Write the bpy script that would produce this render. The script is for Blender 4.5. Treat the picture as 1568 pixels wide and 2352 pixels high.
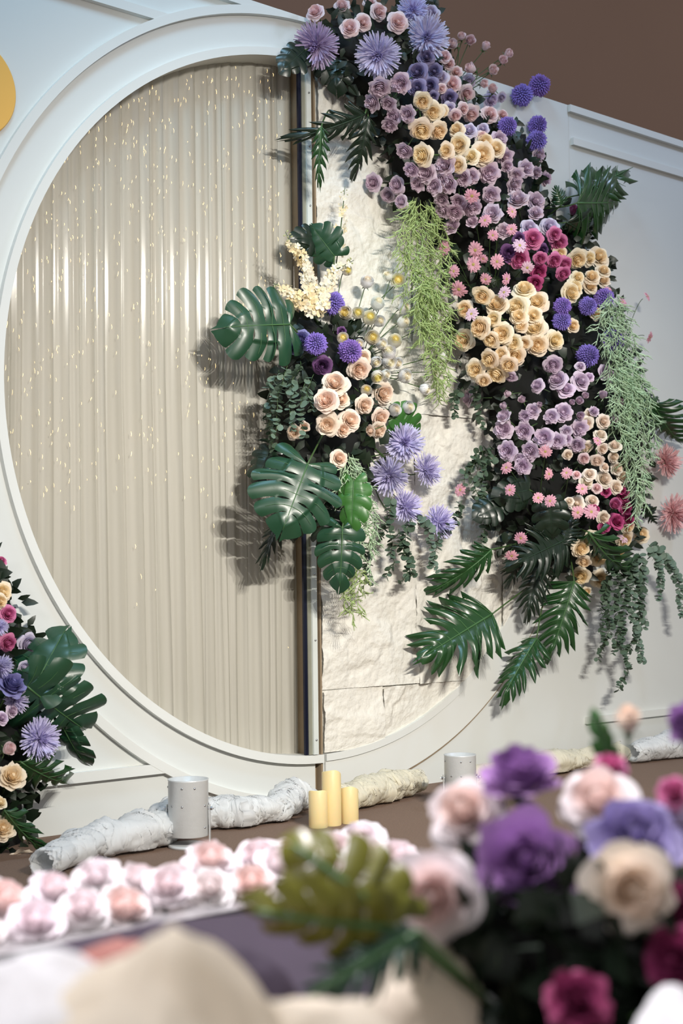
import bpy, bmesh, math, random
from mathutils import Vector, Matrix, noise
for o in list(bpy.data.objects): bpy.data.objects.remove(o)
C = bpy.context.scene.collection
S = bpy.context.scene
PI = math.pi
V = Vector
rnd = random.Random(7)
# ---------------------------------------------------------------- camera
FPX = 3258.77
CAM = V((-4.18613, -4.97833, 0.95620))
FWD = V((0.65304746, 0.75543537, 0.05335191))
RGT = V((0.75690052, -0.6534027, -0.01290392))
UP = RGT.cross(FWD)
cd = bpy.data.cameras.new('camera'); cam = bpy.data.objects.new('camera', cd); C.objects.link(cam)
m3 = Matrix((RGT, UP, -FWD)).transposed()
cam.matrix_world = Matrix.Translation(CAM) @ m3.to_4x4()
cd.sensor_fit = 'HORIZONTAL'; cd.sensor_width = 24.0; cd.lens = FPX/1568*24
cd.clip_start = 0.05; cd.clip_end = 60
cd.dof.use_dof = True; cd.dof.focus_distance = 6.15; cd.dof.aperture_fstop = 3.4
S.camera = cam
# ---------------------------------------------------------------- world, lights, exposure
S.view_settings.view_transform = 'Standard'; S.view_settings.look = 'None'
S.view_settings.gamma = 1; S.view_settings.use_curve_mapping = False
S.view_settings.exposure = 0.85
w = bpy.data.worlds.new('world'); S.world = w; w.use_nodes = True
w.node_tree.nodes['Background'].inputs[0].default_value = (0.97, 0.95, 0.94, 1)
w.node_tree.nodes['Background'].inputs[1].default_value = 0.18
def look(o, tgt):
    o.rotation_euler = (V(tgt)-o.location).to_track_quat('-Z', 'Y').to_euler()
def spot(loc, tgt, energy, col, angle, blend=0.6, size=0.03):
    l = bpy.data.lights.new('spot_lamp', 'SPOT'); l.energy = energy; l.color = col
    l.spot_size = math.radians(angle); l.spot_blend = blend; l.shadow_soft_size = size
    o = bpy.data.objects.new('spot_lamp', l); C.objects.link(o); o.location = loc; look(o, tgt); return o
def area(loc, tgt, energy, col, sx, sy):
    l = bpy.data.lights.new('area_lamp', 'AREA'); l.shape = 'RECTANGLE'; l.size = sx; l.size_y = sy
    l.energy = energy; l.color = col
    o = bpy.data.objects.new('area_lamp', l); C.objects.link(o); o.location = loc; look(o, tgt); return o
for i in range(4):                                   # row of warm-white stage spots on a bar
    spot((-2.9+i*0.34, -6.6, 3.7), (0.35, 0, 0.90), 325, (1.0, 0.945, 0.86), 50, 1.0)
area((-2.0, -1.9, 5.8), (-0.9, 0, 2.4), 42, (0.40, 0.72, 1.0), 1.1, 1.1)   # cool wash from above
area((3.0, -2.5, 5.6), (2.4, 0, 2.4), 24, (0.55, 0.70, 1.0), 0.6, 0.6)
spot((-2.7, -3.0, 4.6), (-3.05, -3.35, 0.55), 640, (1.0, 0.93, 0.97), 30, 0.4, 0.15)   # spot on the aisle flowers
area((-5.4, -3.6, 3.0), (-3.2, -4.0, 0.65), 26, (0.95, 0.93, 1.0), 0.7, 0.7)
# ---------------------------------------------------------------- helpers
def ray(px, py, d):
    return CAM + (FWD + RGT*((px-784)/FPX) - UP*((py-1176)/FPX))*d
def at(px, py, off=0.0):                              # point `off` metres in front of the backdrop
    v = FWD + RGT*((px-784)/FPX) - UP*((py-1176)/FPX)
    return CAM + v*((-off-CAM.y)/v.y)
def dist(p): return (p-CAM).dot(FWD)
def lin(c):
    return tuple(((x/255)/12.92 if x/255 <= 0.04045 else ((x/255+0.055)/1.055)**2.4) for x in c)
def mk(name, verts, faces, mat, parent=None, smooth=True, kind=None, label=None, color=None):
    me = bpy.data.meshes.new(name); me.from_pydata([tuple(v) for v in verts], [], faces); me.update()
    if mat: me.materials.append(mat)
    if smooth: me.polygons.foreach_set('use_smooth', [True]*len(me.polygons))
    o = bpy.data.objects.new(name, me); C.objects.link(o)
    if parent: o.parent = parent
    if kind: o['kind'] = kind
    if label: o['label'] = label
    if color: o.color = (*color, 1)
    return o
def inst(name, me, parent, mat=None, color=None, kind=None, label=None):
    o = bpy.data.objects.new(name, me); C.objects.link(o); o.parent = parent
    if mat is not None: o.matrix_local = mat
    if color: o.color = (*color, 1)
    if kind: o['kind'] = kind
    if label: o['label'] = label
    return o
def empty(name, mat, label, cat, group=None):
    o = bpy.data.objects.new(name, None); C.objects.link(o); o.matrix_world = mat
    o.empty_display_size = 0.02
    o['label'] = label; o['category'] = cat
    if group: o['group'] = group
    return o
def tag(o, label, cat, group=None):
    o['label'] = label; o['category'] = cat
    if group: o['group'] = group
    return o
class MB:
    def __init__(s): s.v = []; s.f = []
    def add(s, v, f):
        n = len(s.v); s.v += [V(p) for p in v]; s.f += [tuple(i+n for i in q) for q in f]
    def box(s, x0, x1, y0, y1, z0, z1):
        s.add([(x0,y0,z0),(x1,y0,z0),(x1,y1,z0),(x0,y1,z0),(x0,y0,z1),(x1,y0,z1),(x1,y1,z1),(x0,y1,z1)],
              [(0,3,2,1),(4,5,6,7),(0,1,5,4),(1,2,6,5),(2,3,7,6),(3,0,4,7)])
    def tube(s, pts, rad, n=6, cap=True):
        pts = [V(p) for p in pts]
        if not hasattr(rad, '__len__'): rad = [rad]*len(pts)
        vs = []; prev = None
        for i, p in enumerate(pts):
            t = (pts[min(i+1, len(pts)-1)]-pts[max(i-1, 0)]).normalized()
            if prev is None:
                a = t.orthogonal().normalized()
            else:
                a = (prev - t*prev.dot(t)); a = a.normalized() if a.length > 1e-6 else t.orthogonal().normalized()
            prev = a; b = t.cross(a)
            for k in range(n):
                g = 2*PI*k/n; vs.append(p+(a*math.cos(g)+b*math.sin(g))*rad[i])
        fs = [(i*n+k, i*n+(k+1) % n, (i+1)*n+(k+1) % n, (i+1)*n+k) for i in range(len(pts)-1) for k in range(n)]
        if cap: fs += [tuple(range(n))[::-1], tuple(range((len(pts)-1)*n, len(pts)*n))]
        s.add(vs, fs)
    def lathe(s, prof, n=32, c=(0,0,0)):
        vs = [(c[0]+r*math.cos(2*PI*k/n), c[1]+r*math.sin(2*PI*k/n), c[2]+z) for r, z in prof for k in range(n)]
        fs = [(i*n+k, i*n+(k+1) % n, (i+1)*n+(k+1) % n, (i+1)*n+k) for i in range(len(prof)-1) for k in range(n)]
        s.add(vs, fs)
    def mesh(s, name, mat, smooth=True):
        me = bpy.data.meshes.new(name); me.from_pydata([tuple(v) for v in s.v], [], s.f); me.update()
        if mat: me.materials.append(mat)
        if smooth: me.polygons.foreach_set('use_smooth', [True]*len(me.polygons))
        return me
    def build(s, name, mat, parent=None, smooth=False, **k):
        return mk(name, s.v, s.f, mat, parent, smooth, **k)
# ---------------------------------------------------------------- materials
def newmat(name):
    m = bpy.data.materials.new(name); m.use_nodes = True; nt = m.node_tree; return m, nt, nt.nodes['Principled BSDF']
def pmat(name, col, rough=0.5, metal=0.0, coat=0.0, nscale=0, namt=0.0, bump=0.0, bscale=60, spec=0.5):
    m, nt, b = newmat(name)
    c = lin(col)
    b.inputs['Base Color'].default_value = (*c, 1); b.inputs['Roughness'].default_value = rough
    b.inputs['Metallic'].default_value = metal; b.inputs['Coat Weight'].default_value = coat
    b.inputs['Specular IOR Level'].default_value = spec
    if nscale or bump:
        tc = nt.nodes.new('ShaderNodeTexCoord')
    if nscale:
        n = nt.nodes.new('ShaderNodeTexNoise'); n.inputs['Scale'].default_value = nscale; n.inputs['Detail'].default_value = 5
        nt.links.new(tc.outputs['Object'], n.inputs['Vector'])
        mx = nt.nodes.new('ShaderNodeMix'); mx.data_type = 'RGBA'
        mx.inputs[6].default_value = (*[x*(1-namt) for x in c], 1); mx.inputs[7].default_value = (*[min(1, x*(1+namt)) for x in c], 1)
        nt.links.new(n.outputs['Fac'], mx.inputs[0]); nt.links.new(mx.outputs[2], b.inputs['Base Color'])
    if bump:
        n2 = nt.nodes.new('ShaderNodeTexNoise'); n2.inputs['Scale'].default_value = bscale; n2.inputs['Detail'].default_value = 6
        nt.links.new(tc.outputs['Object'], n2.inputs['Vector'])
        bp = nt.nodes.new('ShaderNodeBump'); bp.inputs['Strength'].default_value = bump; bp.inputs['Distance'].default_value = 0.01
        nt.links.new(n2.outputs['Fac'], bp.inputs['Height']); nt.links.new(bp.outputs['Normal'], b.inputs['Normal'])
    return m
def petalmat(name, trans=0.25, rough=0.6, namt=0.14, nscale=3.0):
    """colour comes from each object's own colour; a soft vein noise and some light through the petal"""
    m, nt, b = newmat(name)
    oi = nt.nodes.new('ShaderNodeObjectInfo'); tc = nt.nodes.new('ShaderNodeTexCoord')
    n = nt.nodes.new('ShaderNodeTexNoise'); n.inputs['Scale'].default_value = nscale; n.inputs['Detail'].default_value = 3
    nt.links.new(tc.outputs['Object'], n.inputs['Vector'])
    mr = nt.nodes.new('ShaderNodeMapRange'); mr.inputs['To Min'].default_value = 1-namt; mr.inputs['To Max'].default_value = 1+namt
    nt.links.new(n.outputs['Fac'], mr.inputs['Value'])
    vm = nt.nodes.new('ShaderNodeVectorMath'); vm.operation = 'SCALE'
    nt.links.new(oi.outputs['Color'], vm.inputs[0]); nt.links.new(mr.outputs[0], vm.inputs['Scale'])
    nt.links.new(vm.outputs[0], b.inputs['Base Color']); b.inputs['Roughness'].default_value = rough
    b.inputs['Specular IOR Level'].default_value = 0.25
    tr = nt.nodes.new('ShaderNodeBsdfTranslucent'); nt.links.new(vm.outputs[0], tr.inputs['Color'])
    ms = nt.nodes.new('ShaderNodeMixShader'); ms.inputs[0].default_value = trans
    nt.links.new(b.outputs[0], ms.inputs[1]); nt.links.new(tr.outputs[0], ms.inputs[2])
    nt.links.new(ms.outputs[0], nt.nodes['Material Output'].inputs['Surface'])
    return m
def sheer(name, col, alpha, rough=0.6, trans=0.35, coat=0.0, gl=0.0):
    m, nt, b = newmat(name); c = lin(col)
    b.inputs['Base Color'].default_value = (*c, 1); b.inputs['Roughness'].default_value = rough
    b.inputs['Coat Weight'].default_value = coat; b.inputs['Coat Roughness'].default_value = 0.12
    tr = nt.nodes.new('ShaderNodeBsdfTranslucent'); tr.inputs['Color'].default_value = (*c, 1)
    ms = nt.nodes.new('ShaderNodeMixShader'); ms.inputs[0].default_value = trans
    nt.links.new(b.outputs[0], ms.inputs[1]); nt.links.new(tr.outputs[0], ms.inputs[2])
    tp = nt.nodes.new('ShaderNodeBsdfTransparent'); m2 = nt.nodes.new('ShaderNodeMixShader'); m2.inputs[0].default_value = alpha
    nt.links.new(tp.outputs[0], m2.inputs[1]); nt.links.new(ms.outputs[0], m2.inputs[2])
    nt.links.new(m2.outputs[0], nt.nodes['Material Output'].inputs['Surface'])
    return m
M = {}
M['panel'] = pmat('painted_panel', (216, 219, 216), 0.55, nscale=1.5, namt=0.03, bump=0.05, bscale=25)
M['trim'] = pmat('painted_trim', (222, 224, 220), 0.5, nscale=3, namt=0.03)
M['stone'] = pmat('painted_stone', (230, 227, 217), 0.75, nscale=8, namt=0.06, bump=0.7, bscale=45)
M['brown_wall'] = pmat('brown_wall', (158, 128, 112), 0.8, nscale=0.6, namt=0.08)
M['carpet'] = pmat('carpet', (128, 104, 88), 0.95, nscale=160, namt=0.35, bump=0.5, bscale=260)
M['curtain'] = sheer('sheer_curtain', (206, 203, 192), 0.97, 0.55, 0.25, coat=0.1)
M['tulle'] = sheer('tulle', (252, 253, 253), 0.82, 0.8, 0.5)
M['tulle2'] = sheer('warm_tulle', (253, 249, 234), 0.82, 0.8, 0.5)
M['heap'] = sheer('tulle_heap', (250, 250, 250), 0.95, 0.7, 0.3)
M['heap2'] = sheer('warm_tulle_heap', (252, 240, 218), 0.95, 0.7, 0.3)
M['wax'] = pmat('candle_wax', (236, 214, 158), 0.45, nscale=12, namt=0.04)
M['wax'].node_tree.nodes['Principled BSDF'].inputs['Subsurface Weight'].default_value = 0.3
M['wax'].node_tree.nodes['Principled BSDF'].inputs['Subsurface Scale'].default_value = 0.02
M['can'] = pmat('lamp_can_paint', (205, 208, 208), 0.38, 0.15, nscale=30, namt=0.05, bump=0.08, bscale=80)
M['screw'] = pmat('screw_steel', (170, 172, 175), 0.3, 0.9)
M['darkglass'] = pmat('dark_mirror', (30, 34, 54), 0.15, 0.4)
M['galv'] = pmat('galvanised_strip', (168, 168, 152), 0.35, 0.5, nscale=20, namt=0.15)
M['whitestrip'] = pmat('white_strip', (214, 220, 216), 0.4, nscale=6, namt=0.08)
M['wood'] = pmat('raw_wood_edge', (146, 128, 104), 0.7, nscale=14, namt=0.15)
M['gold'] = pmat('gold_paper', (240, 186, 92), 0.5, 0.1, nscale=3, namt=0.05)
M['petal'] = petalmat('petal')
M['petal_cup'] = petalmat('cup_petal', 0.30, 0.6, 0.04)
M['ray'] = petalmat('ray_petal', 0.2, 0.55, 0.25, 5.0)
M['stem'] = pmat('stem', (66, 92, 48), 0.5, nscale=8, namt=0.15)
M['sepal'] = pmat('sepal', (74, 98, 56), 0.6)
M['core'] = pmat('dark_foliage_core', (8, 11, 8), 0.9, nscale=9, namt=0.5)  # near-black stands for the deep shade inside the bouquets
M['eye'] = pmat('daisy_eye', (178, 160, 92), 0.8, nscale=40, namt=0.3)
M['silver'] = pmat('grey_runner_edge', (150, 148, 148), 0.3, 0.2)
M['plum'] = pmat('plum_fill', (50, 38, 54), 0.8, nscale=6, namt=0.3)
M['rust'] = pmat('rust_fill', (150, 98, 88), 0.8, nscale=6, namt=0.2)
M['beige'] = pmat('beige_cloth', (214, 180, 150), 0.8, nscale=6, namt=0.15)
def leafmat(name, col, col2, rough=0.3, coat=0.1):
    m, nt, b = newmat(name); tc = nt.nodes.new('ShaderNodeTexCoord')
    n = nt.nodes.new('ShaderNodeTexNoise'); n.inputs['Scale'].default_value = 3.5; n.inputs['Detail'].default_value = 4
    nt.links.new(tc.outputs['Object'], n.inputs['Vector'])
    mx = nt.nodes.new('ShaderNodeMix'); mx.data_type = 'RGBA'
    mx.inputs[6].default_value = (*lin(col), 1); mx.inputs[7].default_value = (*lin(col2), 1)
    nt.links.new(n.outputs['Fac'], mx.inputs[0]); nt.links.new(mx.outputs[2], b.inputs['Base Color'])
    b.inputs['Roughness'].default_value = rough; b.inputs['Coat Weight'].default_value = coat; b.inputs['Coat Roughness'].default_value = 0.25
    return m
M['monstera'] = leafmat('monstera_leaf', (22, 58, 38), (36, 78, 52), 0.40, 0.2)
M['monstera_bright'] = leafmat('bright_monstera_leaf', (44, 94, 36), (66, 120, 50), 0.42, 0.15)
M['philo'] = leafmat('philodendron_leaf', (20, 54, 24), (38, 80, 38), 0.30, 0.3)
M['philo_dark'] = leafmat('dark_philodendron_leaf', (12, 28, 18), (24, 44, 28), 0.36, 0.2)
M['vein'] = pmat('leaf_vein', (66, 104, 60), 0.45)
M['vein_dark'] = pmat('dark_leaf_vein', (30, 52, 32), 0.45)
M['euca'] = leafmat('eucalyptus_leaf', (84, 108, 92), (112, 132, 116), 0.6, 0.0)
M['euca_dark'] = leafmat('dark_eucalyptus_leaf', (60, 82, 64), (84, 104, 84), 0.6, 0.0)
M['fern'] = leafmat('pale_fern', (158, 184, 112), (190, 210, 148), 0.6, 0.0)
M['fern_cool_lit'] = leafmat('cool_lit_fern', (172, 204, 162), (208, 230, 198), 0.6, 0.0)  # bluish light on these plumes put into the fern colour
M['filler'] = leafmat('filler_leaf', (12, 24, 15), (32, 50, 30), 0.5, 0.1)  # darkened to stand for the unlit depth between the flowers
M['olive'] = leafmat('gold_lit_leaf', (120, 112, 12), (70, 86, 20), 0.4, 0.2)  # gold light on the foreground monstera leaves put into their colour
m, nt, b = newmat('fairy_glint'); b.inputs['Emission Color'].default_value = (1, 0.66, 0.30, 1); b.inputs['Emission Strength'].default_value = 1.6
b.inputs['Base Color'].default_value = (0.6, 0.4, 0.2, 1); M['fairy'] = m
m, nt, b = newmat('clear_film')
tp = nt.nodes.new('ShaderNodeBsdfTransparent'); gl = nt.nodes.new('ShaderNodeBsdfGlossy'); gl.inputs['Roughness'].default_value = 0.13
fr = nt.nodes.new('ShaderNodeFresnel'); fr.inputs['IOR'].default_value = 1.22; ms = nt.nodes.new('ShaderNodeMixShader')
nt.links.new(fr.outputs[0], ms.inputs[0]); nt.links.new(tp.outputs[0], ms.inputs[1]); nt.links.new(gl.outputs[0], ms.inputs[2])
nt.links.new(ms.outputs[0], nt.nodes['Material Output'].inputs['Surface']); M['film'] = m
# ---------------------------------------------------------------- the setting
ZC, RI, SX = 1.8, 1.6, -0.028
def structure(o): o['kind'] = 'structure'; return o
b = MB(); b.box(-9, 9, -9, 4.6, -0.1, 0.0); structure(b.build('floor', M['carpet']))
b = MB(); b.box(-9, 14, 4.6, 4.8, 0, 11); structure(b.build('wall_back', M['brown_wall']))
def sector(r0, r1, y0, y1, a0, a1, n, ztop=None, cx=0.0):
    b = MB(); vs = []
    for i in range(n+1):
        a = a0+(a1-a0)*i/n; c, s_ = math.cos(a), math.sin(a)
        for r, y in ((r0, y0), (r1, y0), (r1, y1), (r0, y1)):
            z = ZC+r*s_; x = cx+r*c
            if ztop and z > ztop: z = ztop
            z = max(z, 0.0)
            vs.append((x, y, z))
    fs = []
    for i in range(n):
        for k in range(4):
            fs.append((i*4+k, i*4+(k+1) % 4, i*4+4+(k+1) % 4, i*4+4+k))
    fs += [(0, 1, 2, 3), (n*4+3, n*4+2, n*4+1, n*4)]
    b.add(vs, fs); return b
def plate(side, xo, r, y0, y1):
    """wall sheet with a round cut of radius r, from the seam out to xo"""
    b = MB(); n = 96; vs = []; ztop = 3.604
    for i in range(n+1):
        a = -PI/2+PI*i/n; c, s_ = math.cos(a)*side, math.sin(a)
        ix, iz = r*c, ZC+r*s_
        t = 1e9
        if abs(c) > 1e-6: t = min(t, xo/c if side > 0 else xo/c)
        if s_ > 1e-6: t = min(t, (ztop-ZC)/s_)
        if s_ < -1e-6: t = min(t, -ZC/s_)
        t = max(t, r)
        ox, oz = t*c, ZC+t*s_
        for x, z in ((ix, iz), (ox, oz)):
            x = min(x, SX-0.008) if side < 0 else max(x, 0.0)
            vs += [(x, y0, z), (x, y1, z)]
    fs = []
    for i in range(n):
        j = i*4
        fs += [(j, j+2, j+6, j+4), (j+1, j+5, j+7, j+3), (j, j+4, j+5, j+1), (j+2, j+3, j+7, j+6)]
    b.add(vs, fs)
    # corners the rays leave out
    for zz in ((ztop,), (0.0,)):
        z = zz[0]; t0 = None
        aa = math.atan2(z-ZC, abs(xo))
        ai = min(range(n+1), key=lambda i: abs(-PI/2+PI*i/n-aa))
        # replace the nearest ring vertex by the true corner
        for dy in (2, 3): b.v[ai*4+dy].x = xo; b.v[ai*4+dy].z = z
    return b
wl = structure(plate(-1, -3.4, RI+0.03, 0.028, 0.06).build('wall_left', M['panel']))
wr = structure(plate(1, 1.822, RI+0.03, 0.018, 0.06).build('wall_right', M['panel']))
b = MB(); b.box(1.826, 5.2, 0.026, 0.06, 0, 3.604); b.build('side_panel', M['panel'], wr)
b = MB(); b.box(1.824, 5.2, 0.0, 0.026, 3.565, 3.604); b.build('top_rail', M['trim'], wr)
b = MB(); b.box(1.850, 5.2, 0.004, 0.026, 3.385, 3.425); b.build('lower_rail', M['trim'], wr)
b = MB(); b.box(1.862, 5.2, 0.004, 0.026, 0.203, 0.240); b.build('bottom_rail', M['trim'], wr)
def left_rail(name, z0, z1):
    b = MB()
    def xe(z): return -math.sqrt(max(0.0, 1.818**2-(z-ZC)**2))
    xa, xb = xe(z0), xe(z1)
    vs = [(-3.4, 0.001, z0), (xa, 0.001, z0), (xb, 0.001, z1), (-3.4, 0.001, z1), (-3.4, 0.028, z0), (xa, 0.028, z0), (xb, 0.028, z1), (-3.4, 0.028, z1)]
    b.add(vs, [(0,1,2,3), (7,6,5,4), (0,4,5,1), (1,5,6,2), (2,6,7,3), (3,7,4,0)])
    b.build(name, M['trim'], wl)
left_rail('top_rail', 3.570, 3.604); left_rail('lower_rail', 3.385, 3.425); left_rail('bottom_rail', 0.197, 0.238)
AL = math.acos(min(1, 0.036/1.7))
H = PI/2
sector(RI, RI+0.037, 0.0, 0.17, H+0.022, 3*H-0.003, 96).build('rim', M['trim'], wl, smooth=False)
sector(1.784, 1.822, 0.0, 0.029, H+0.022, 3*H-0.02, 96, 3.604).build('outer_arch', M['trim'], wl)
sector(RI-0.002, RI+0.030, -0.004, 0.04, -H+0.004, H-0.004, 96).build('rim', M['trim'], wr)
sector(1.792, 1.802, 0.010, 0.019, -H+0.004, H-0.004, 96, 3.604).build('arc_moulding', M['wood'], wr)
sector(RI+0.030, 1.792, 0.004, 0.019, -H+0.004, H-0.004, 96, 3.604).build('arc_band', M['trim'], wr)
# sheer curtain in the left half of the circle
import bisect
NX, NZ = 620, 70
xs0, xs1 = -1.615, -0.02
fold = []; x = xs0; r2 = random.Random(3)
while x < xs1+0.1:
    wd = r2.uniform(0.03, 0.09); fold.append((x, wd, r2.uniform(0.5, 1.0), r2.uniform(-1, 1), r2.uniform(0, 6))); x += wd
def crt(x, z):
    q = x+0.035*max(0, 1.9-z)*math.sin(3.1*x+0.8)*0.6+0.004*noise.noise(V((x*6, 0, z*0.7)))
    i = min(len(fold)-1, max(0, bisect.bisect([f_[0] for f_ in fold], q)-1)); f0, wd, am, sk, ph = fold[i]
    t = min(1, max(0, (q-f0)/wd))
    y = am*0.014*(math.sin(PI*t)**0.6)+0.010*sk*t
    y += 0.012*max(0, 1.6-z)*noise.noise(V((x*16, 5, z*0.9)))
    y += 0.0009*math.sin(t*PI*4+ph)
    return 0.135-y
b = MB(); vs = []
for j in range(NZ+1):
    for i in range(NX+1):
        x = xs0+(xs1-xs0)*i/NX
        hz = math.sqrt(max(0.0, (RI+0.025)**2-x*x)); z = ZC-hz+2*hz*j/NZ
        vs.append((x, crt(x, z), z))
fs = [(j*(NX+1)+i, j*(NX+1)+i+1, (j+1)*(NX+1)+i+1, (j+1)*(NX+1)+i) for j in range(NZ) for i in range(NX)]
cur = mk('curtain', vs, fs, M['curtain'])
tag(cur, 'pleated sheer cream curtain filling left half of the round opening', 'curtain')
b = MB(); b.box(-1.63, -0.02, 0.150, 0.158, 0.16, 3.44)
def discboard(name, x0, x1, y, mat, parent):
    n = 60; vs = []; fs = []
    for i in range(n+1):
        x = x0+(x1-x0)*i/n; hz = math.sqrt(max(0, (RI+0.03)**2-x*x)); vs += [(x, y, ZC-hz), (x, y, ZC+hz), (x, y+0.01, ZC-hz), (x, y+0.01, ZC+hz)]
    for i in range(n):
        j = 4*i; fs += [(j, j+4, j+5, j+1), (j+2, j+3, j+7, j+6)]
    return mk(name, vs, fs, mat, parent, False)
discboard('backing_board', -1.62, 0.0, 0.168, M['panel'], wl)
# clear corrugated film in front of the cloth: a run of vertical panes
fx = -1.6; r2 = random.Random(11); film = empty('clear_film', Matrix(), 'clear glossy plastic film strips hanging in front of the cream curtain', 'plastic film')
while fx < -0.06:
    wd = r2.uniform(0.05, 0.10); x1 = min(fx+wd, -0.03); vs = []; fs = []; n = 8; K = 14; yo = r2.uniform(-0.004, 0.004)
    for i in range(n+1):
        t = i/n; x = fx+(x1-fx)*t; hz = math.sqrt(max(0, RI**2-x*x)); 
        for k in range(K+1):
            z = ZC-hz+2*hz*k/K
            vs.append((x, 0.085+yo-0.011*math.sin(PI*t)+0.003*noise.noise(V((x*9, z*1.2, 2))), z))
    fs = [(i*(K+1)+k, (i+1)*(K+1)+k, (i+1)*(K+1)+k+1, i*(K+1)+k+1) for i in range(n) for k in range(K)]
    mk('film_strip', vs, fs, M['film'], film); fx = x1+0.001
# glowing slivers stand for the fairy light glints between film and cloth
b = MB(); r2 = random.Random(5)
for i in range(620):
    x = r2.uniform(-1.55, -0.13); hz = math.sqrt(RI**2-x*x)-0.03
    z = ZC+hz-(r2.random()**1.35)*(hz+0.75 if r2.random() < 0.9 else hz*2)*0.86
    if z < 0.4: continue
    l = r2.uniform(0.003, 0.011); q = r2.uniform(-0.25, 0.25)*l; y = 0.098; rr = r2.uniform(0.0005, 0.0011)
    b.tube([(x-q, y, z-l), (x-q*0.3, y-0.003, z), (x+q, y, z+l)], [rr*0.4, rr, rr*0.4], 4)
o = b.build('fairy_glints', M['fairy'], None, kind='stuff'); tag(o, 'tiny warm fairy light glints scattered over the upper cream curtain', 'fairy lights')
# strips on the seam post
b = MB(); b.box(-0.106, -0.089, 0.010, 0.022, 0.205, 3.395); b.build('dark_strip', M['darkglass'], wl)
b = MB(); b.box(-0.089, -0.068, 0.006, 0.03, 0.205, 3.395); b.build('metal_strip', M['galv'], wl)
b = MB(); b.box(-0.068, -0.040, -0.004, 0.03, 0.205, 3.395); b.build('white_strip', M['whitestrip'], wl)
b = MB(); b.box(-0.052, -0.012, 0.05, 0.17, 0.0, 3.6); b.build('seam_post', M['wood'], wr)
b = MB(); b.box(-0.013, -0.003, 0.012, 0.17, 0.0, 3.6); b.build('seam_edge', M['wood'], wr)
sm = MB(); sm.lathe([(0.0, 0.003), (0.004, 0.0025), (0.005, 0.0)], 8); sme = sm.mesh('screw', M['screw'])
def screw(parent, loc, nrm):
    mtx = Matrix.Translation(V(loc)) @ V(nrm).to_track_quat('Z', 'Y').to_matrix().to_4x4()
    inst('screw', sme, parent, mtx)
for z in (0.27, 0.72, 1.02, 1.42, 1.86, 2.3, 2.72, 3.0, 3.25): screw(wl, (-0.054, -0.006, z), (0, -1, 0))
# stone panels of the right half
def xc(z): return math.sqrt(max(0, RI*RI-(z-ZC)**2))
def stone_h(x, z, x0, x1, z0, z1, seed):
    f = noise.fractal(V((x*5, z*5, seed)), 0.75, 2.1, 8)*0.010
    r_ = 1-abs(noise.noise(V((x*3.0+seed, z*2.2, 1.7))))
    e = min(x-x0, x1-x, z-z0, z1-z)
    ed = noise.noise(V((x*7, z*7, seed+3)))*0.03+0.085
    f += 0.010*(1/(1+math.exp(-(ed-e)/0.004)))*max(0, 0.25+1.6*noise.noise(V((x*2.3, z*2.3, seed+8))))
    f -= 0.016*max(0, r_-0.88)/0.12*max(0, min(1, 4*noise.noise(V((x*2, z*2, seed)))))
    f += 0.011*max(0, min(1, 14*noise.noise(V((x*2.4+.3*noise.noise(V((x*14, z*14, 1))), z*2.4, seed+31)))))
    f += 0.004*math.floor(2.5*noise.noise(V((x*2.6, z*3.4, seed+5)))+0.5)
    f += 0.0020*noise.noise(V((x*55, z*55, seed)))
    return f
def stone(x0, x1, z0, z1, seed):
    nz = max(6, int((z1-z0)/0.0075)); nx = max(6, int((x1-x0)/0.0075)); vs = []; rows = []
    for j in range(nz+1):
        z = z0+(z1-z0)*j/nz; xm = min(x1, xc(z)-0.001)
        if xm <= x0+0.004: continue
        rows.append(len(vs))
        for i in range(nx+1):
            x = x0+(xm-x0)*i/nx
            edge = False
            y = 0.012-stone_h(x, z, x0, x1, z0, z1, seed) if not edge else 0.03
            vs.append((x+(0.0004 if i == 0 else -0.0004 if i == nx else 0), y, z+(0.0008 if j == 0 else -0.0008 if j == nz else 0)))
    fs = [(rows[j]+i, rows[j]+i+1, rows[j+1]+i+1, rows[j+1]+i) for j in range(len(rows)-1) for i in range(nx)]
    if fs: mk('stone_panel', vs, fs, M['stone'], wr)
discboard('stone_backing', 0.0, 1.62, 0.024, M['stone'], wr)
for k, a in enumerate([(0.0, 0.373, 0.2, 0.49), (0.373, 1.2, 0.2, 0.487), (0.0, 0.60, 0.49, 1.808), (0.60, 1.2, 0.487, 1.803), (1.2, 1.62, 0.487, 1.803), (0.0, 0.60, 1.808, 3.42), (0.60, 1.2, 1.803, 3.42), (1.2, 1.62, 1.803, 3.2)]):
    stone(*a, 3.7*k+1)
# gold paper disc on the wall, far left
b = MB(); gc = V((-1.745, 0.014, 2.91)); b.lathe([(0, 0.004), (0.200, 0.004), (0.204, 0.0), (0.204, -0.012), (0, -0.012)], 64)
for v in b.v: v.y, v.z = -v.z, v.y
for v in b.v: v += gc
tag(b.build('gold_disc', M['gold']), 'large matt gold round disc on the pale wall at far left', 'wall decoration')
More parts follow.
